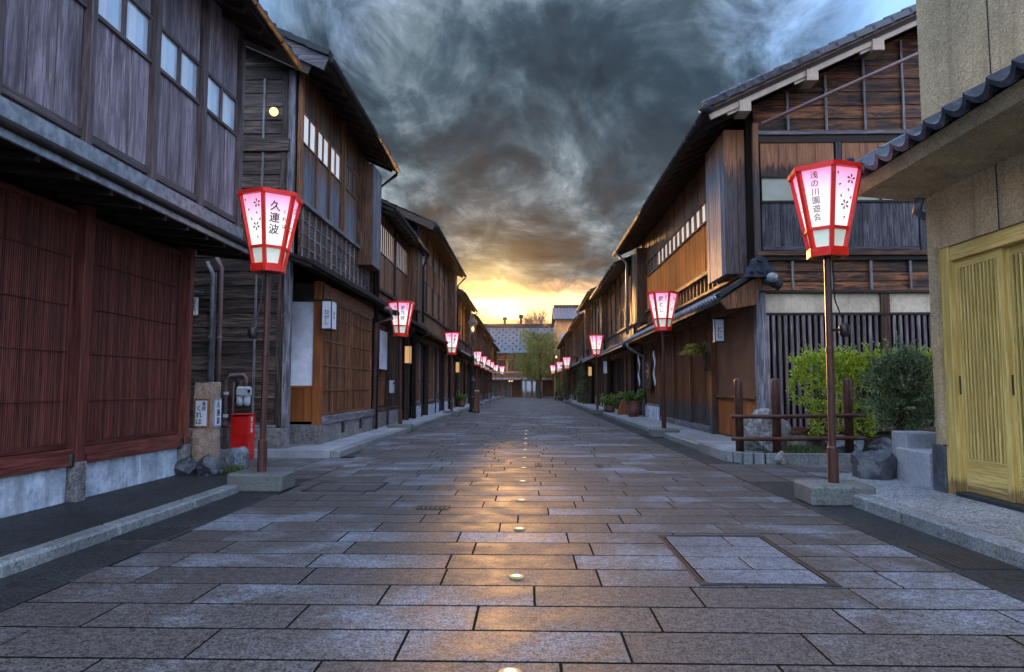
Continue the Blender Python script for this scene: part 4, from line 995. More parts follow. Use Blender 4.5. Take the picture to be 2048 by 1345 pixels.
rowhouse(-1, 47.2, 57.0, 'shadowed townhouse near the far end of the left row', 2.95, 5.0, 3.5, 3.7, 3.05, 2.7, 12, 'board_dark')
rowhouse(-1, 57.2, 68.0, 'last townhouse of the left row before the tiled cross building', 2.95, 4.75, 3.5, 3.7, 3.05, 2.6, 14, 'board_orange')
rowhouse(1, 24.2, 33.0, 'brown townhouse with tiled lean-to roof next to the large corner house', 3.05, 5.45, 3.72, 3.95, 3.30, 2.62, 21, 'board_brown', tiles='tile_grey', near=True, zs=3.4, glass='glass_glow', base='base_stone')
rowhouse(1, 33.2, 41.0, 'townhouse behind the third right lantern with a raised gable edge', 2.95, 5.75, 3.62, 3.85, 3.2, 2.65, 23, 'board_brown', tiles='tile_grey', ov0=.45, glass='glass_dim')
rowhouse(1, 41.2, 49.0, 'dark creeper-clad townhouse in the right row', 2.9, 5.35, 3.5, 3.7, 3.1, 2.6, 25, 'board_dark', tiles='tile_grey', glass='glass_dim')
rowhouse(1, 49.2, 58.0, 'narrow-fronted townhouse toward the far end on the right', 2.8, 5.1, 3.4, 3.6, 3.0, 2.6, 27, 'board_brown', tiles='tile_grey', glass='glass_dim')
rowhouse(1, 58.2, 68.0, 'last townhouse of the right row behind the willow', 2.75, 4.95, 3.4, 3.6, 2.95, 2.6, 29, 'board_dark', glass='glass_dim')

# ---------------- the tiled building closing the street
def cross_building():
    y = 76.0; h = thing('cross_building', (0, y+4, 0), 'two-storey building with a great tiled roof closing the far end of the street', 'house')
    x0, x1 = -9.0, 3.6
    span('wall', x0, x1, y, y+11, 0, 4.9, 'plaster_orange', h, 0, 0)
    ez, rz, dep = 4.85, 8.2, 6.4; m = (rz-ez)/dep; ey = y-.8; hy = math.hypot(1, m)
    rf = MB().prism([(ey, ez), (ey+dep, rz), (ey+2*dep, ez), (ey+2*dep, ez-.12), (ey+dep, rz-.14), (ey, ez-.12)], 0, x0-.4, x1+.3).build('roof', 'beam_dark', h, 0, fix=True)
    mb = MB(); nu = round((x1-x0+.7)/.34); nv = 18
    tile_field(mb, (x0-.4, ey, ez+.05), (1, 0, 0), (0, 1/hy, m/hy), nu, nv, (x1-x0+.7)/nu, dep*hy/nv, (0, -m/hy, 1/hy), .05)
    tile_field(mb, (x0-.4, ey+2*dep, ez+.05), (1, 0, 0), (0, -1/hy, m/hy), nu, nv, (x1-x0+.7)/nu, dep*hy/nv, (0, m/hy, 1/hy), .05)
    mb.build('roof_tiles', 'tile_far', rf, kind='stuff')
    # snow-guard tiles standing up in a staggered pattern
    sg = MB().box((0, 0, 0), (.17, .12, .16), .03).mesh('tile_black', 2)
    for j in range(1, 9):
        for i in range(15):
            t = j*.70; x = x0+.2+(i+.5*(j % 2))*.82
            if x < x1: put('snow_guard', sg, (x, ey+t, ez+m*t+.12), rf)
    span('ridge', x0-.5, x1-.6, ey+dep-.2, ey+dep+.2, rz-.05, rz+.5, 'beam_dark', rf, 0, .05)
    # upper wall timbers, shutters, balcony bands
    for i in range(13): x = x0+.5+i*.98; span('post', x-.06, x+.06, y-.05, y, 2.8, 4.75, 'board_brown', h, 2, .01)
    span('beam', x0, x1, y-.08, y, 4.25, 4.38, 'board_brown', h, 0, .01)
    for i in range(6):
        x = x0+1.6+i*1.96; w = span('window', x-.8, x+.8, y-.03, y, 2.9, 4.15, 'inside_dark', h, 2, 0)
        for k in range(7): span('shutter_slat', x-.78+.224*k, x-.62+.224*k, y-.06, y-.031, 2.92, 4.13, 'board_brown', w, 2, .005)
    span('balcony_rail', x0, x1, y-1.0, y-.9, 2.66, 2.78, 'flashing', h, 0, .02); span('balcony_panel', x0, x1, y-.97, y-.93, 2.1, 2.66, 'board_brown', h, 0, .01)
    span('canopy', x0, x1, y-1.5, y, 1.93, 2.12, 'flashing', h, 0, .03)
    for i in range(11):
        x = x0+.7+i*1.15; d = span('door', x-.54, x+.54, y-.04, y, .05, 1.85, 'glass_dim' if i % 3 else 'board_dark', h, 2, 0)
        for q in (-.5, 0, .5): span('stile', x+q-.03, x+q+.03, y-.07, y-.041, .05, 1.85, 'board_dark', d, 2, .01)
    span('post', -.50, -.36, y-1.45, y-1.3, 0, 1.93, 'beam_grey', h, 2, .02)
    for x in (-2.15, -1.85): MB().lathe((x, y-1.2, 1.72), [(.05, 0), (.08, .06), (.05, .14)], 8).build('ceiling_lamp', 'bulb', h)
    for x, hh in ((-2.9, .9), (-.95, 1.2)): MB().lathe((x, ey+dep, rz+.4), [(.16, 0), (.14, hh*.6), (.28, hh*.62), (.25, hh)], 10).build('chimney', 'gutter_dark', rf)
cross_building()
def side_building():
    h = thing('rear_house', (4.4, 70, 0), 'plain tall rear house with a small grey tiled roof showing above the right row', 'house')
    span('wall', 2.75, 6.6, 69, 74, 0, 8.0, 'plaster_orange', h, 2, 0)
    ey, ez, rz, dep = 68.6, 7.95, 9.4, 2.9; m = (rz-ez)/dep; hy = math.hypot(1, m)
    rf = MB().prism([(ey, ez), (ey+dep, rz), (ey+2*dep, ez), (ey+2*dep, ez-.12), (ey+dep, rz-.14), (ey, ez-.12)], 0, 2.45, 6.9).build('roof', 'beam_dark', h, 0, fix=True)
    mb = MB(); tile_field(mb, (2.45, ey, ez+.05), (1, 0, 0), (0, 1/hy, m/hy), 13, 9, 4.45/13, dep*hy/9, (0, -m/hy, 1/hy), .05); mb.build('roof_tiles', 'tile_far', rf, kind='stuff')
    span('ridge', 2.6, 6.8, ey+dep-.15, ey+dep+.15, rz, rz+.35, 'tile_black', rf, 0, .04)
    for z in (3.0, 5.4): span('window', 3.2, 4.4, 68.95, 69.0, z, z+1.1, 'glass_dim', h, 2, 0)
side_building()
def low_roof():
    h = thing('rear_house', (8, 86, 0), 'lower grey tiled roof between the cross building and the tall rear house', 'house')
    span('wall', 1.8, 12, 84, 90, 0, 7.0, 'plaster_orange', h, 2, 0); m = .5; hy = math.hypot(1, m)
    rf = MB().prism([(83.5, 7.0), (88, 9.25), (92.5, 7.0), (92.5, 6.9), (88, 9.1), (83.5, 6.9)], 0, 1.5, 12.3).build('roof', 'beam_dark', h, 0, fix=True)
    mb = MB(); tile_field(mb, (1.5, 83.5, 7.05), (1, 0, 0), (0, 1/hy, m/hy), 32, 14, 10.8/32, 4.5*hy/14, (0, -m/hy, 1/hy), .05); mb.build('roof_tiles', 'tile_far', rf, kind='stuff')
    h2 = thing('rear_house', (-8, 86, 0), 'grey tiled roof rising behind the left end of the cross building', 'house')
    span('wall', -14, -2.4, 92, 97, 0, 7.6, 'plaster_orange', h2, 2, 0)
    rf = MB().prism([(91.5, 7.6), (96, 9.9), (100.5, 7.6), (100.5, 7.5), (96, 9.75), (91.5, 7.5)], 0, -14.3, -3.0).build('roof', 'beam_dark', h2, 0, fix=True)
    mb = MB(); tile_field(mb, (-14.3, 91.5, 7.65), (1, 0, 0), (0, 1/hy, m/hy), 33, 14, 11.3/33, 4.5*hy/14, (0, -m/hy, 1/hy), .05); mb.build('roof_tiles', 'tile_far', rf, kind='stuff')
low_roof()

# ================================================================== lanterns on poles
def flower(mb, cx, cz, r, xf, rot):
    for k in range(5):
        a = rot+2*math.pi*k/5; petal(mb, cx+r*.55*math.cos(a), cz+r*.55*math.sin(a), r*.42, a, xf)
def petal(mb, cx, cz, l, a, xf):
    ca, sa = math.cos(a), math.sin(a); pts = [(-.9*l, 0), (-.2*l, .36*l), (.8*l, .40*l), (.6*l, 0), (.8*l, -.40*l), (-.2*l, -.36*l)]
    vs = [xf(cx+p*ca-q*sa, cz+p*sa+q*ca) for p, q in pts]; mb.add(vs, [tuple(range(6))])
def lantern(x, y, label, rot, text, ruby='', text_faces=(0, 2, 4), z0=2.33, z1=3.28, detail=True):
    """six-sided tapering paper lantern on a pole with a concrete foot; face 0 looks along -Y turned by rot"""
    t = thing('street_lantern', (x, y, 0), label, 'lantern', 'red paper lanterns on poles', rot, True)
    t.rotation_euler = (rng.uniform(-.008, .008), rng.uniform(-.010, .010), rot)
    MB().box((0, 0, .09), (.60, .44, .20), .025).build('foot', 'concrete_block', t).rotation_euler = (0, 0, -rot+rng.uniform(-.05, .05))
    MB().lathe((0, 0, .18), [(.052, 0), (.052, .34), (.036, .36), (.036, 1.25), (.040, 1.26), (.040, 1.30), (.034, 1.31), (.034, 2.25)], 8).build('pole', 'pole_brown', t)
    zc = 2.93; RT, RB = .325, .165; zA, zB, zM = 2.43, 3.20, 2.632
    rad = lambda z: RB+(RT-RB)*(z-zA)/(zB-zA)
    ang = [R(-90-30+60*k) for k in range(7)]
    P = lambda k, z, rr=0.: Vector((math.cos(ang[k])*(rad(z)+rr), math.sin(ang[k])*(rad(z)+rr), z))
    for k in range(6):
        for nm, za, zb_, mat in (('paper_panel', zM, zB, 'lantern_paper'), ('lower_panel', zA, zM, 'lantern_paper_low')):
            vs = [P(k, za, -.012), P(k+1, za, -.012), P(k+1, zb_, -.012), P(k, zb_, -.012)]; inn = [v*1.0 for v in vs]
            nrm = (vs[1]-vs[0]).cross(vs[3]-vs[0]).normalized(); inn = [v-nrm*.006 for v in vs]
            MB().add(vs+inn, [(0, 1, 2, 3), (7, 6, 5, 4), (0, 4, 5, 1), (1, 5, 6, 2), (2, 6, 7, 3), (3, 7, 4, 0)]).build(nm, mat, t, origin=(0, 0, zc))
        MB().beam(P(k, zA-.02), P(k, zB), .040, .036, (math.cos(ang[k]), math.sin(ang[k]), 0)).build('frame_bar', 'lacquer_red', t)
        for z, hh, ww, rr in ((zM, .030, .03, 0), (zB+.012, .046, .044, .014), (zA-.02, .085, .048, .010)):
            MB().beam(P(k, z, rr), P(k+1, z, rr), ww, hh).build('frame_rail', 'lacquer_red', t, 0)
    MB().lathe((0, 0, 2.372), [(.17, 0), (.17, .03)], 6, R(-90-30)).build('floor_plate', 'pole_brown', t)
    MB().lathe((0, 0, 3.205), [(.335, 0), (.10, .04)], 6, R(-90-30)).build('lid', 'lacquer_red', t)
    if not detail: return t
    mb = MB()
    for k in range(6):
        mid = (P(k, zM)+P(k+1, zM))/2; mtop = (P(k, zB)+P(k+1, zB))/2; up = (mtop-mid).normalized(); ax = (P(k+1, zB)-P(k, zB)).normalized(); out = ax.cross(up).normalized()
        H = (mtop-mid).length
        xf = lambda a, b, mid=mid, ax=ax, up=up, out=out: mid+ax*a+up*b+out*.001
        if k in text_faces:
            lean = math.atan2(mtop.to_2d().length-mid.to_2d().length, zB-zM); fz = R(60*k)
            n = len(text); sz = min(.115, H*.86/n*.92); c = mid+up*(H*.53)+out*.004
            body = '\n'.join(text); o = put('lettering', text_mesh(body, sz, 'ink', .82*H*.80/(n*sz)*1.0 if n < 5 else 1.06), c + ax*(-.02), t)
            o.rotation_euler = (lean, 0, fz); o.rotation_mode = 'XYZ'
            if ruby:
                o = put('lettering', text_mesh('\n'.join(ruby), .05, 'ink', 1.6 if len(ruby) == 3 and n == 3 and ruby[0] == 'く' else .9), c + ax*.085 + up*(.0 if ruby[0] == 'く' else .16), t); o.rotation_euler = (lean, 0, fz)
        else:
            a0 = rng.uniform(0, 1); flower(mb, .06, H*.80, .055, xf, a0); flower(mb, .02, H*.38, .055, xf, a0+.5)
            for a, b in ((-.11, .88), (-.07, .70), (.05, .62), (-.04, .52), (.09, .50), (.03, .17)): petal(mb, a*.9, H*b, .020, a0+a*40, xf)
    mb.build('blossom_print', 'ink_plum', t)
    return t
lantern(-2.90, 7.42, 'nearest left lantern lettered in three large characters with small kana', R(37), '久連波', 'くれは')
lantern(-3.20, 17.0, 'left lantern before the low third house, second from the camera', R(27), '藤乃弥', 'ふじのや')
lantern(-3.00, 26.5, 'left lantern just before the old street lamp', R(36), '懐華樓')
lantern(-3.12, 40.6, 'left lantern directly behind the old street lamp', R(34), '山乃尾')
lantern(-3.20, 47.0, 'left lantern second beyond the old street lamp', R(30), '八しげ')
lantern(-3.22, 52.5, 'left lantern third beyond the old street lamp', R(34), '八の福')
lantern(-3.20, 57.5, 'left lantern fourth beyond the old street lamp', R(30), '浅の川')
lantern(-3.15, 65.0, 'left lantern next to last, partly hidden before the cross building', R(30), '東山', detail=False)
lantern(-2.75, 69.0, 'last left lantern standing against the far cross building', R(30), '東山', detail=False)
lantern(2.92, 6.72, 'nearest right lantern lettered in a column of six characters', R(-40), '浅の川園遊会')
lantern(3.0, 15.4, 'right lantern before the orange upper boards, second from the camera', R(-15), '藤とし', 'ひがし')
lantern(2.78, 28.0, 'third right lantern, before the tiled lean-to roof', R(-36), '浅まさか家')
lantern(2.70, 48.5, 'fourth right lantern, beside the dark creeper', R(-30), '浅の川')
lantern(2.55, 57.0, 'fifth right lantern, beside the far street lamp', R(-30), '浅の川')
lantern(2.60, 61.0, 'sixth right lantern, in front of the willow droop', R(-25), '東山', detail=False)
lantern(2.30, 66.0, 'seventh right lantern, low near the willow trunk', R(-30), '東山', detail=False)
lantern(1.85, 70.0, 'last right lantern close to the willow trunk', R(-30), '東山', detail=False)
# small switch boxes on the two front poles
for nm, x, y, z, lb in (('switch_box', -3.02, 7.36, 1.70, 'small dark switch box strapped to the nearest left lantern pole'), ('switch_box', 3.07, 6.70, 1.66, 'small dark switch box strapped to the nearest right lantern pole')):
    t = thing(nm, (x, y, z), lb, 'switch box'); MB().lathe((x, y, z), [(.03, -.07), (.05, -.04), (.05, .04), (.03, .06)], 10).build('case', 'iron', t, smooth=True)
    MB().tube([(x+(.11 if x < 0 else -.10), y+.03, z), (x, y, z)], .014, 6).build('bracket', 'iron', t)
    MB().tube([(x, y, z+.05), (x+(.07 if x < 0 else -.07), y+.03, z+.3), (x+(.09 if x < 0 else -.08), y+.035, 2.35)], .007, 5).build('cable', 'iron', t)

# ================================================================== street furniture
def street_lamp(x, y, label):
    t = thing('street_lamp', (x, y, 0), label, 'street lamp', 'old style street lamps', 0.0, True)
    MB().lathe((0, 0, 0), [(.17, 0), (.17, .1), (.14, .14), (.14, .62), (.16, .66), (.11, .72), (.10, 1.35), (.13, 1.40), (.08, 1.48), (.07, 1.6)], 8).build('base', 'iron', t)
    MB().lathe((0, 0, 1.55), [(.065, 0), (.055, .9), (.075, .92), (.075, .97), (.05, 1.0), (.042, 1.75), (.06, 1.80), (.03, 1.84), (.03, 1.9)], 12).build('pole', 'iron', t, smooth=True)
    MB().tube([(-.26, 0, 3.25), (.26, 0, 3.25)], .018, 6).build('ladder_bar', 'iron', t)
    for k in range(4):
        a = R(45+90*k); p = lambda r, z: (r*math.cos(a), r*math.sin(a), z); b = R(135+90*k); q = lambda r, z: (r*math.cos(b), r*math.sin(b), z)
        MB().beam(p(.12, 3.48), p(.24, 3.98), .022, .022).build('cage_bar', 'iron', t)
        MB().add([p(.115, 3.5), q(.115, 3.5), q(.232, 3.96), p(.232, 3.96)], [(0, 1, 2, 3)]).build('pane', 'lamp_glass_clear', t)
    MB().lathe((0, 0, 3.42), [(.05, 0), (.13, .03), (.13, .07)], 4, R(45)).build('cage_floor', 'iron', t)
    MB().lathe((0, 0, 3.97), [(.29, 0), (.27, .03), (.12, .22), (.10, .24), (.10, .30), (.05, .36), (.02, .46)], 4, R(45)).build('roof', 'iron', t)
    MB().lathe((0, 0, 3.60), [(.03, 0), (.06, .08), (.06, .16), (.03, .22)], 10).build('bulb', 'bulb', t, smooth=True)
a = NT('lamp_glass_clear'); a.col((.9, .85, .75, 1)); a.rough(.1); a.p.inputs['Transmission Weight'].default_value = .9; a.p.inputs['IOR'].default_value = 1.1
street_lamp(-2.52, 30.5, 'old iron street lamp with a lit four-sided lantern on the left')
street_lamp(2.35, 59.0, 'old iron street lamp half hidden by the willow on the far right')
t = thing('bollard', (-2.25, 29.5, 0), 'square brown post standing beside the old street lamp', 'bollard')
MB().box((-2.25, 29.5, .47), (.24, .24, .94), .03).build('post', 'board_dark', t); MB().box((-2.25, 29.5, .955), (.20, .20, .05), .02).build('cap', 'granite_block', t)

# stone signpost on the left
t = thing('stone_signpost', (-4.04, 8.52, 0), 'rough square stone pillar with white lettered panels by the red lattice house', 'stone pillar')
bm = bmesh.new(); bmesh.ops.create_cube(bm, size=1); bmesh.ops.subdivide_edges(bm, edges=bm.edges, cuts=7, use_grid_fill=True)
for v in bm.verts:
    d = Vector((v.co.x*.24, v.co.y*.24, v.co.z*1.16)); q = mnoise.noise(d*9)*.010+mnoise.noise(d*28)*.005
    k = 1-.06*(v.co.z+.5); v.co = (d.x*k*(1+q*6)-4.04, d.y*k*(1+q*6)+8.52, d.z+.58+.02*(mnoise.noise(d*6) if v.co.z > .4 else 0))
mb = MB(); bm.verts.index_update(); mb.v = [tuple(v.co) for v in bm.verts]; mb.f = [tuple(v.index for v in f.verts) for f in bm.faces]; bm.free()
mb.build('pillar', 'pillar_stone', t)
span('panel_frame', -4.15, -3.95, 8.385, 8.41, .60, .96, 'board_brown', t, 2, .004); pw = span('panel', -4.12, -3.98, 8.378, 8.384, .625, .935, 'sign_white', t, 2, 0)
lettering('くれは', .082, 'ink', (-4.07, 8.376, .72), t); t2 = bpy.context
for o in [o for o in t.children if o.name.startswith('lettering')]: bpy.data.objects.remove(o)
o = lettering('く\nれ\nは', .082, 'ink', (-4.075, 8.3755, .755), t); o = lettering('茶\n房', .055, 'ink', (-4.015, 8.3755, .865), t)
span('panel_frame', -3.922, -3.905, 8.42, 8.62, .60, .96, 'granite_block', t, 2, .003); span('panel', -3.904, -3.900, 8.44, 8.60, .625, .935, 'sign_white', t, 2, 0)
lettering('久\n連\n波', .09, 'ink', (-3.8975, 8.52, .78), t, (0, 0, R(90)), 1.1)
# red fire extinguisher box
t = thing('extinguisher_box', (-4.36, 10.35, 0), 'tall red fire extinguisher box with white lettering against the black side wall', 'extinguisher box')
MB().prism([(10.24, 0), (10.24, .66), (10.50, .70), (10.50, 0)], 0, -4.49, -4.235).build('cabinet', 'red_box', t, fix=True)
span('door', -4.235, -4.222, 10.25, 10.49, .03, .66, 'red_box', t, 2, .006)
span('handle', -4.222, -4.214, 10.262, 10.282, .30, .40, 'iron', t, 2, .002); span('lid', -4.50, -4.22, 10.23, 10.51, .685, .70, 'red_box', t, 2, .004)
lettering('消\n火\n器', .075, 'white_paint', (-4.2205, 10.36, .53), t, (0, 0, R(90)), 1.1, .02)
# gas meter and pipes on the side wall
t = thing('gas_meter', (-4.62, 10.9, 0), 'grey gas meter with bent mauve pipes beside the red box', 'gas meter')
MB().box((-4.58, 10.9, 1.03), (.22, .14, .17), .03).build('body', 'meter_grey', t)
for x in (-4.64, -4.53): MB().lathe((x, 10.9, .80), [(.035, 0), (.055, .04), (.055, .16)], 12).build('canister', 'meter_grey', t, smooth=True)
span('dial', -4.50, -4.44, 10.82, 10.84, 1.0, 1.08, 'meter_grey', t, 2, .006); span('dial_face', -4.49, -4.45, 10.816, 10.82, 1.015, 1.065, 'iron', t, 2, 0)
MB().tube([(-4.86, 10.88, .02), (-4.86, 10.88, 1.22), (-4.80, 10.88, 1.30), (-4.58, 10.88, 1.30), (-4.54, 10.88, 1.24), (-4.55, 10.88, 1.10)], .03, 8).build('pipe', 'pipe_mauve', t, smooth=True)
MB().tube([(-4.76, 10.92, .02), (-4.76, 10.92, 1.18), (-4.70, 10.92, 1.24), (-4.64, 10.92, 1.18), (-4.64, 10.9, 1.10)], .026, 8).build('pipe', 'pipe_mauve', t, smooth=True)
for z in (.5, .62, .98): MB().lathe((-4.86, 10.88, z), [(.042, 0), (.042, .05)], 10).build('joint', 'meter_grey' if z > .6 else 'pipe_mauve', t)
for x, mt, z1, lb in ((-5.02, 'pipe_mauve', 3.05, 'mauve downpipe on the side wall between the red lattice house and the gas meter'), (-5.16, 'gutter_grey', 2.95, 'grey downpipe next to the mauve one on the side wall')):
    t = thing('downpipe', (x, 10.93, 0), lb, 'pipe'); MB().tube([(x, 10.93, .04), (x, 10.93, z1), (x-.1, 10.93, z1+.2)], .034, 10).build('tube', mt, t, smooth=True)
    for z in (.6, 1.9): MB().lathe((x, 10.93, z), [(.042, 0), (.042, .035)], 10).build('clamp', 'gutter_grey', t)
# vent plate and spotlight on the side walls
t = thing('wall_vent', (-5.55, 11.02, 2.35), 'small white louvred vent plate at the top of the alley wall', 'vent')
span('plate', -5.63, -5.44, 11.0, 11.05, 2.28, 2.58, 'white_paint', t, 2, .01)
for i in range(5): span('louvre', -5.59, -5.48, 10.99, 11.0, 2.36+.035*i, 2.38+.035*i, 'iron', t, 0, .002)
span('cover', -5.70, -5.37, 10.86, 11.06, 2.64, 2.66, 'flashing', t, 0, .004)
t = thing('spotlight', (-4.24, 10.9, 5.6), 'small lit spotlight on the black side wall above the first left lantern', 'spotlight')
MB().tube([(-4.30, 11.0, 5.72), (-4.22, 10.88, 5.66), (-4.15, 10.72, 5.58)], [.03, .06, .085], 12).build('housing', 'iron', t, smooth=True)
MB().tube([(-4.150, 10.72, 5.58), (-4.147, 10.713, 5.577)], [.072, .066], 12).build('lens', 'bulb', t)
# box sign over the lattice of the black house
def box_sign(x0, x1, y0, y1, z0, z1, label, mat='sign_white', txt='', tx2='', s=-1, sz=.09):
    t = thing('hanging_sign', ((x0+x1)/2, (y0+y1)/2, z0), label, 'sign'); span('panel', x0, x1, y0, y1, z0, z1, mat, t, 2, .004)
    for z in (z0-.012, z1+.012): span('frame', x0-.01, x1+.01, y0-.01, y1+.01, z-.012, z+.012, 'iron', t, 1, .003)
    for x in (x0, x1):
        for y in (y0, y1): span('frame', x-.008, x+.008, y-.008, y+.008, z0, z1, 'iron', t, 2, .002)
    span('bracket', (x0 if s > 0 else x0-.3), (x1+.3 if s > 0 else x1), (y0+y1)/2-.012, (y0+y1)/2+.012, z1+.024, z1+.05, 'iron', t, 0, .003)
    if txt: lettering('\n'.join(txt), sz, 'ink', ((x0+x1)/2, y0-.0035, (z0+z1)/2-.05), t)
    if tx2: lettering('\n'.join(tx2), sz*.8, 'ink', ((x1+.0035 if s < 0 else x0-.0035), (y0+y1)/2, (z0+z1)/2), t, (0, 0, R(90 if s < 0 else -90)))
box_sign(-3.60, -3.43, 11.72, 12.02, 2.12, 2.60, 'white box sign with black kana at the corner of the black house', 'sign_white', 'ひがし', '東山')
box_sign(3.62, 3.80, 13.35, 13.47, 2.00, 2.42, 'pale box sign with brush kana under the lean-to roof of the corner house', 'sign_white', 'とし', '', 1, .12)
box_sign(-3.70, -3.54, 20.2, 20.45, 1.82, 2.32, 'lit amber box sign over the doorway behind the second left lantern', 'sign_lit')
box_sign(-3.66, -3.50, 34.0, 34.3, 1.85, 2.35, 'lit amber box sign left beyond the old street lamp base', 'sign_lit')
box_sign(3.35, 3.52, 38.5, 38.8, 1.75, 2.25, 'lit amber box sign over the dark creeper wall on the right', 'sign_lit', s=1)
box_sign(3.45, 3.60, 31.6, 31.85, 1.75, 2.3, 'pale hanging box sign beside the third right lantern', 'sign_white', s=1)
t = thing('notice_board', (3.9, 22.2, 0), 'dark notice board with a round gold emblem on the right wall', 'notice board')
span('board', 3.84, 3.88, 21.75, 22.75, 1.02, 1.95, 'board_dark', t, 2, .01); e = MB().tube([(3.838, 22.25, 1.62), (3.825, 22.25, 1.62)], .23, 16).build('emblem', 'gold_emblem', t)
for k in range(8): aa = R(45*k); MB().beam((3.822, 22.25+.07*math.cos(aa), 1.62+.07*math.sin(aa)), (3.822, 22.25+.2*math.cos(aa), 1.62+.2*math.sin(aa)), .012, .05, (1, 0, 0)).build('ray', 'clay_pot', e)
for y, lb in ((20.75, 'long white cloth banner on the post beside the notice board'), (23.62, 'narrow pale banner hanging from the lean-to roof corner')):
    t = thing('banner', (3.80, y, 1.2), lb, 'banner'); mb = MB(); n = 14; vs = []
    for i in range(n+1):
        for q in (0, 1): vs.append((3.78+.02*math.sin(i*.8+q), y+(q-.5)*.22+.02*math.sin(i*.5), 1.15+i*.075))
    back = [(v[0]+.006, v[1], v[2]) for v in vs]; k = len(vs)
    mb.add(vs+back, [(2*i, 2*i+1, 2*i+3, 2*i+2) for i in range(n)]+[(k+2*i, k+2*i+2, k+2*i+3, k+2*i+1) for i in range(n)]); mb.build('cloth', 'cloth_white', t, smooth=True)
    MB().tube([(3.78, y-.14, 2.21), (3.78, y+.14, 2.21)], .012, 6).build('rod', 'beam_dark', t)
t = thing('mailbox', (-3.62, 17.9, 1.0), 'small pale metal mailbox on the post behind the second left lantern', 'mailbox'); span('case', -3.70, -3.56, 17.8, 18.05, .95, 1.28, 'meter_grey', t, 2, .012); span('flap', -3.562, -3.552, 17.82, 18.03, 1.18, 1.24, 'iron', t, 1, .002)
t = thing('doorway_curtain', (-3.66, 17.0, 1.5), 'short mauve cloth curtain on the wall left of the second left lantern', 'curtain'); mb = MB(); vs = []
for i in range(13):
    for q in (0, 1): vs.append((-3.64+.02*math.sin(i*1.7), 16.55+i*.065, 1.55+q*.95))
mb.add(vs+[(v[0]-.006, v[1], v[2]) for v in vs], [(2*i, 2*i+2, 2*i+3, 2*i+1) for i in range(12)]+[(26+2*i, 26+2*i+1, 26+2*i+3, 26+2*i+2) for i in range(12)]); mb.build('cloth', 'cloth_white', t, smooth=True)
MB().tube([(-3.64, 16.5, 2.52), (-3.64, 17.4, 2.52)], .014, 6).build('rod', 'beam_dark', t)

# ================================================================== corner garden
t = thing('log_fence', (3.6, 10.4, 0), 'low fence of round red-brown posts and two rails round the corner garden', 'fence')
for x, y in ((3.16, 10.42), (3.70, 10.38), (4.75, 10.34)): MB().lathe((x, y, .08), [(.062, 0), (.060, 1.12), (.052, 1.15), (.02, 1.165)], 14).build('post', 'pole_brown', t, smooth=True)
for z in (.665, .335):
    MB().tube([(3.02, 10.36, z), (3.16, 10.35, z), (3.70, 10.30, z), (4.75, 10.27, z+.02), (4.95, 10.27, z+.02)], .032, 10).build('rail', 'pole_brown', t, smooth=True)
rock('boulder', (3.74, 10.98, .08), (.80, .62, .84), 3, 'rock_pale', rough=.34, label='rough pale boulder behind the log fence', category='rock')
rock('boulder', (4.80, 10.62, .08), (.60, .45, .40), 8, 'rock_blue', rough=.26, label='low grey garden rock under the clipped hedge', category='rock')
rock('boulder', (5.35, 10.55, .08), (.55, .42, .38), 9, 'rock_dark', rough=.26, label='dark garden rock under the bushy shrub', category='rock')
rock('boulder', (3.82, 7.72, .0), (.56, .50, .56), 5, 'rock_dark', rough=.16, label='smooth dark boulder beside the granite block and nearest right lantern', category='rock')
rock('kerb_pebble', (3.60, 9.98, .0), (.20, .18, .24), 6, 'rock_pale', rough=.2, label='small pale stone leaning on the garden kerb', category='rock')
t = thing('granite_plinth', (4.15, 7.4, .1), 'two stacked pale granite blocks at the corner of the tan house', 'granite block')
MB().box((4.17, 7.30, .27), (.36, .62, .36), .012).build('block', 'granite_block', t); MB().box((4.20, 7.62, .47), (.34, .30, .30), .012).build('block', 'granite_block', t)
# rocks and moss at the stone signpost
rock('garden_rock', (-4.02, 8.02, .06), (.38, .30, .27), 12, 'rock_dark', rough=.2, label='dark rounded rock at the foot of the post, left of three', category='rock')
rock('garden_rock', (-3.72, 7.98, .06), (.36, .30, .33), 14, 'rock_dark', rough=.22, rz=.5, label='dark angular rock, middle of three before the stone pillar', category='rock')
rock('garden_rock', (-3.62, 8.42, .0), (.34, .34, .48), 16, 'rock_blue', rough=.2, label='upright blue-grey rock right of the stone pillar', category='rock')
r = random.Random(5)
def tuft(x, y, z, n, rad, size, mat, label, cat='moss', nm='grass_tuft'):
    pts = [((x+r.gauss(0, rad), y+r.gauss(0, rad), z+abs(r.gauss(0, rad*.5))), (r.uniform(-1, 1), r.uniform(-1, 1), 1.1)) for _ in range(n)]
    t_ = thing(nm, (x, y, z), label, cat); leaves('blades', pts, size, mat, t_, .18, rs=r.randint(1, 999), kind='stuff'); return t_
tuft(-3.84, 8.24, .06, 420, .07, .10, 'leaf_moss', 'grassy tuft before the stone pillar'); tuft(-3.55, 8.10, .04, 380, .06, .10, 'leaf_moss', 'grassy tuft right of the middle dark rock'); tuft(-4.16, 8.16, .06, 300, .06, .10, 'leaf_dark', 'dark grassy tuft left of the stone pillar')
pts = []
for _ in range(5200):
    x, y = r.uniform(3.6, 7.8), r.uniform(10.2, 11.75); pts.append(((x, y, .10), (r.uniform(-.6, .6), r.uniform(-.6, .6), 1)))
tag(leaves('ground_cover', pts, .05, 'leaf_moss', None, .4), 'low mossy ground cover in the corner garden', 'ground cover', kind='stuff')

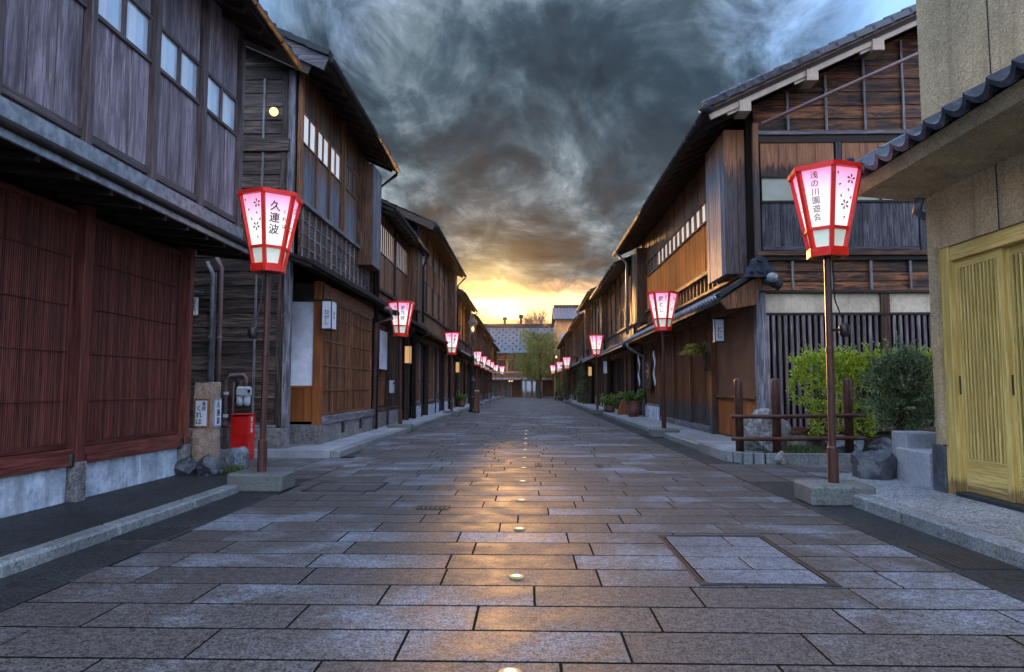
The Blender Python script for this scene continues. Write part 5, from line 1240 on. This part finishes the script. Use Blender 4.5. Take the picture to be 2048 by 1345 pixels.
def hedge():
    t = thing('clipped_hedge', (5.4, 10.9, .08), 'bright green flat-topped hedge before the slatted wall', 'hedge'); pts = []
    for _ in range(20000):
        x = r.uniform(4.22, 6.7); y = r.uniform(10.60, 11.25); lo = .80 if x < 4.75 else (.95 + .25*mnoise.noise(Vector((x*2.2, 0, 3))))
        lo += .22*mnoise.noise(Vector((x*3, y*3, 1)))
        hi = 1.60+.07*mnoise.noise(Vector((x*3.2, y*4, 7)))+.05*r.random()**3-.05*max(0, 4.45-x)/.2
        z = lo+(hi-lo)*r.random()**.75
        if mnoise.noise(Vector((x*3.4, y*3.4, z*3.4))) < (-.12 if z < 1.2 else -.26) and z < 1.5: continue
        x += .05*mnoise.noise(Vector((1, y*4, z*4)))
        edge = min(x-4.22, y-10.60, 11.25-y, hi-z)
        if edge > .14 and r.random() < .7: continue
        pts.append(((x+.06*mnoise.noise(Vector((z*5, y*5, 2))), y, z), (x-5.4 if x < 4.4 else 0, -.8 if y < 10.8 else .5, .6)))
    for _ in range(3200):                       # drooping tongues at the left
        cx = r.choice((4.45, 4.7, 5.0, 5.25)); x = r.gauss(cx, .10); z = r.uniform(.34, .9)
        if abs(x-cx) < .22*(z-.1): pts.append(((x, r.uniform(10.62, 10.95), z), (0, -.6, .3)))
    for _ in range(150):                        # loose shoots
        x, y, z = r.uniform(4.2, 6.6), r.uniform(10.58, 11.1), r.uniform(1.50, 1.61)
        if r.random() < .4: y, z = 10.58, r.uniform(.9, 1.6)
        d = Vector((r.uniform(-.5, .5), -.4 if z < 1.5 else r.uniform(-.4, .2), 1)).normalized(); l = r.uniform(.06, .20)
        for i in range(9): pts.append((Vector((x, y, z))+d*l*i/8, d))
    leaves('crown', pts, .052, 'leaf_hedge', t, .5)
    mb = MB()
    for x in (4.62, 5.25, 5.30, 6.0):
        y = 10.9; p = [Vector((x, y, .06))]
        for k in range(5): p.append(p[-1]+Vector((r.uniform(-.07, .07), r.uniform(-.05, .05), .2)))
        mb.tube(p, [.035, .03, .026, .022, .018, .012], 7)
        for k in range(4):
            q = p[2+k % 3]; mb.tube([q, q+Vector((r.uniform(-.25, .25), r.uniform(-.2, .1), .22)), q+Vector((r.uniform(-.45, .45), r.uniform(-.25, .2), .5))], [.014, .010, .005], 5)
    mb.build('trunk', 'bark', t)
hedge()
def shrub():
    t = thing('bushy_shrub', (5.05, 9.6, 0), 'dark blue-green bushy shrub standing against the tan house corner', 'shrub'); pts = []
    cl = [(Vector((5.18+r.uniform(-.36, .32), 9.62+r.uniform(-.3, .3), r.uniform(.62, 1.50))), r.uniform(.10, .19)) for _ in range(54)]
    for c_, q in cl:
        w_ = 1-.35*max(0, c_.z-1.0); c_ = Vector((5.22+(c_.x-5.22)*w_, c_.y, c_.z))
        for _ in range(190):
            d = Vector((r.gauss(0, 1), r.gauss(0, 1), r.gauss(0, .8))).normalized(); rr = q*r.random()**.4
            pts.append((c_+d*rr, (d.x, d.y, d.z+.6)))
    for _ in range(90):
        d = Vector((r.gauss(0, 1), r.gauss(-.4, 1), r.gauss(.5, .8))).normalized(); p0 = Vector((5.18+d.x*.40, 9.62+d.y*.32, 1.0+d.z*.55)); l = r.uniform(.10, .26)
        for i in range(10): pts.append((p0+(d+Vector((0, 0, .4*i/10)))*l*i/9, d))
    leaves('crown', pts, .055, 'leaf_bush', t, .5)
    mb = MB(); mb.tube([(5.15, 9.62, -.02), (5.12, 9.62, .4), (5.18, 9.6, .9)], [.05, .045, .02], 8)
    for k in range(7): a_ = k*.9; mb.tube([(5.13, 9.62, .35+.05*k), (5.13+.25*math.cos(a_), 9.62+.2*math.sin(a_), .6+.06*k), (5.13+.42*math.cos(a_), 9.62+.35*math.sin(a_), .85+.08*k)], [.02, .013, .005], 6)
    mb.build('trunk', 'bark', t)
shrub()
# potted plants on the right pavement
def pot_plant(x, y, label, rad, hgt, n, sprd, ph=.45, mat='leaf_pot', size=.12):
    t = thing('potted_plant', (x, y, .11), label, 'potted plant')
    MB().lathe((x, y, .11), [(rad*.62, 0), (rad*.95, ph*.35), (rad*1.0, ph*.6), (rad*.85, ph*.9), (rad*.95, ph), (rad*.8, ph), (rad*.75, ph*.9)], 16).build('pot', 'clay_pot', t, smooth=True)
    pts = []; mb = MB()
    for k in range(14):
        a_ = r.uniform(0, 6.28); l = r.uniform(.5, 1)*sprd; top = Vector((x+math.cos(a_)*l, y+math.sin(a_)*l, .11+ph+hgt*r.uniform(.4, 1))); b0 = Vector((x, y, .11+ph*.9)); midp = (b0+top)/2+Vector((0, 0, hgt*.25)); mb.tube([b0, midp, top], [.008, .006, .003], 4)
        for _ in range(n//14): f = r.random(); c = b0*(1-f)**2+midp*2*f*(1-f)+top*f*f; pts.append((c+Vector((r.gauss(0, .05), r.gauss(0, .05), r.gauss(0, .04))), (math.cos(a_), math.sin(a_), .4)))
    mb.build('stem', 'leaf_dark', t); leaves('foliage', pts, size, mat, t, .5, .3)
pot_plant(3.52, 23.3, 'brown urn with a spreading leafy plant on the right pavement', .26, .40, 700, .42, .52)
pot_plant(3.20, 27.4, 'round pot of bright green leaves behind the third right lantern foot', .24, .50, 600, .35, .25)
pot_plant(3.35, 45.0, 'pot plant against the dark creeper wall', .24, .7, 500, .4, .3)
pot_plant(-3.40, 34.5, 'small pot plant left of the old street lamp base', .2, .5, 400, .3, .3)
pot_plant(2.5, 55.5, 'tall shrub in a pot by the far right street lamp', .3, 1.4, 900, .5, .35)
t = thing('standing_sign', (3.42, 25.0, .11), 'dark triangular wooden standing sign on the right pavement', 'sign')
MB().prism([(3.18, .11), (3.64, .11), (3.58, .34), (3.46, .62), (3.41, .66), (3.36, .62), (3.24, .34)], 1, 24.9, 25.05).build('board', 'panel_rust', t, fix=True)
# hanging fern on the slatted front
t = thing('hanging_plant', (3.72, 15.0, 1.6), 'leafy fern in a slim wall holder on the slatted right front', 'hanging plant'); pts = []; mb = MB()
for k in range(16):
    a_ = r.uniform(0, 6.28); b0 = Vector((3.82, 14.98, 1.86)); tip = b0+Vector((-abs(math.cos(a_))*.45-.05, math.sin(a_)*.5, r.uniform(-.05, .22))); mid = (b0+tip)/2+Vector((0, 0, .12)); mb.tube([b0, mid, tip], [.006, .005, .002], 4)
    for _ in range(42): f = r.random(); c = b0*(1-f)**2+mid*2*f*(1-f)+tip*f*f; pts.append((c+Vector((r.gauss(0, .025), r.gauss(0, .025), r.gauss(0, .02)-.04*f)), (tip-b0).normalized()))
leaves('foliage', pts, .075, 'leaf_willow', t, .35, .6); mb.build('stem', 'leaf_dark', t); MB().lathe((3.84, 14.98, 1.45), [(.03, 0), (.045, .1), (.055, .40), (.06, .42)], 10).build('holder', 'bark', t, smooth=True)
# creepers on the right row
for x, y, w, z1, lb in ((3.45, 43.0, 3.6, 2.5, 'dark creeper covering a house front in the right row'), (2.95, 53.5, 1.6, 2.9, 'sparse climbing plant at the far right before the street lamp')):
    t = thing('creeper', (x, y, 0), lb, 'climbing plant')
    pts = [((x+r.gauss(0, .12), y+r.uniform(-w/2, w/2), .1+(z1-.1)*r.random()**.8), (-1, 0, .2)) for _ in range(2600)]; leaves('foliage', pts, .13, 'leaf_dark', t, .6)
    mb = MB()
    for k in range(5): yy = y+r.uniform(-w/2, w/2)*.8; mb.tube([(x+.05, yy, .1), (x+.05, yy+.1, z1*.5), (x+.05, yy-.1, z1*.9)], [.03, .02, .01], 5)
    mb.build('stem', 'bark', t)

# ================================================================== trees at the far end
def willow():
    bx0, by0 = 1.05, 68.5; t = thing('willow_tree', (bx0, by0, 0), 'yellow-green willow drooping before the tiled cross building', 'tree'); mb = MB(); pts = []
    trunk = [Vector((bx0, by0, -.05)), Vector((bx0-.08, by0, 1.2)), Vector((bx0+.05, by0, 2.4)), Vector((bx0-.10, by0, 3.4)), Vector((bx0, by0, 4.6)), Vector((bx0-.1, by0, 5.6))]
    mb.tube(trunk, [.26, .22, .19, .16, .10, .05], 9); tips = []
    for k in range(30):
        q = trunk[2+k % 4]; a_ = r.uniform(0, 6.28); l = r.uniform(1.0, 2.6)*(1 if k % 4 < 2 else .75); e = q+Vector((math.cos(a_)*l, math.sin(a_)*l*.8, r.uniform(.6, 1.5))); m_ = (q+e)/2+Vector((0, 0, .35)); mb.tube([q, m_, e], [.07, .045, .015], 6); tips += [(e, a_), (m_, a_), ((m_+e)/2, a_)]
    for e, a_ in tips:
        for _ in range(11):
            st = e+Vector((r.gauss(0, .28), r.gauss(0, .28), r.gauss(0, .15))); ln = r.uniform(.7, 2.3); dx, dy = math.cos(a_)*.22, math.sin(a_)*.22; ph = r.uniform(0, 6); n = int(ln*16)
            for i in range(n):
                f = i/n; p = st+Vector((dx*f+.05*math.sin(ph+4*f), dy*f, -ln*f*f*.6-ln*f*.4))
                if p.z > 1.9: pts.append((p, (r.uniform(-1, 1), r.uniform(-1, 1), -1.2)))
    mb.build('trunk', 'bark', t); leaves('crown', pts, .17, 'leaf_willow', t, .30, .5)
willow()
def bare_tree():
    t = thing('bare_tree', (1.6, 110, 0), 'leafless reddish tree rising behind the cross building roof', 'tree'); mb = MB(); tw = MB()
    def br(p, d, l, rad, dep):
        e = p+d*l; (mb if dep > 2 else tw).tube([p, (p+e)/2+Vector((r.gauss(0, l*.04), 0, r.gauss(0, l*.04))), e], [rad, rad*.85, rad*.65], 6 if dep > 2 else 4, False)
        if dep == 0: return
        for _ in range(3 if dep > 1 else 4):
            nd = (d+Vector((r.uniform(-.55, .55), r.uniform(-.55, .55), r.uniform(-.1, .5)))).normalized(); br(p+d*l*r.uniform(.6, 1), nd, l*r.uniform(.6, .8), rad*.62, dep-1)
    br(Vector((1.6, 110, 0)), Vector((0, 0, 1)), 4.9, .24, 6)
    mb.build('trunk', 'bark', t); tw.build('crown', 'twig_red', t)
bare_tree()

# warm evening air
a = NT('haze_air'); a.t.nodes.remove(a.p); v_ = a.n('ShaderNodeVolumePrincipled'); v_.inputs['Color'].default_value = (1, .88, .72, 1); v_.inputs['Density'].default_value = .00009; v_.inputs['Anisotropy'].default_value = .86
a.t.links.new(v_.outputs[0], a.o.inputs['Volume'])
MB().box((0, 100, 7.0), (410, 330, 17)).build('haze', 'haze_air', kind='stuff')
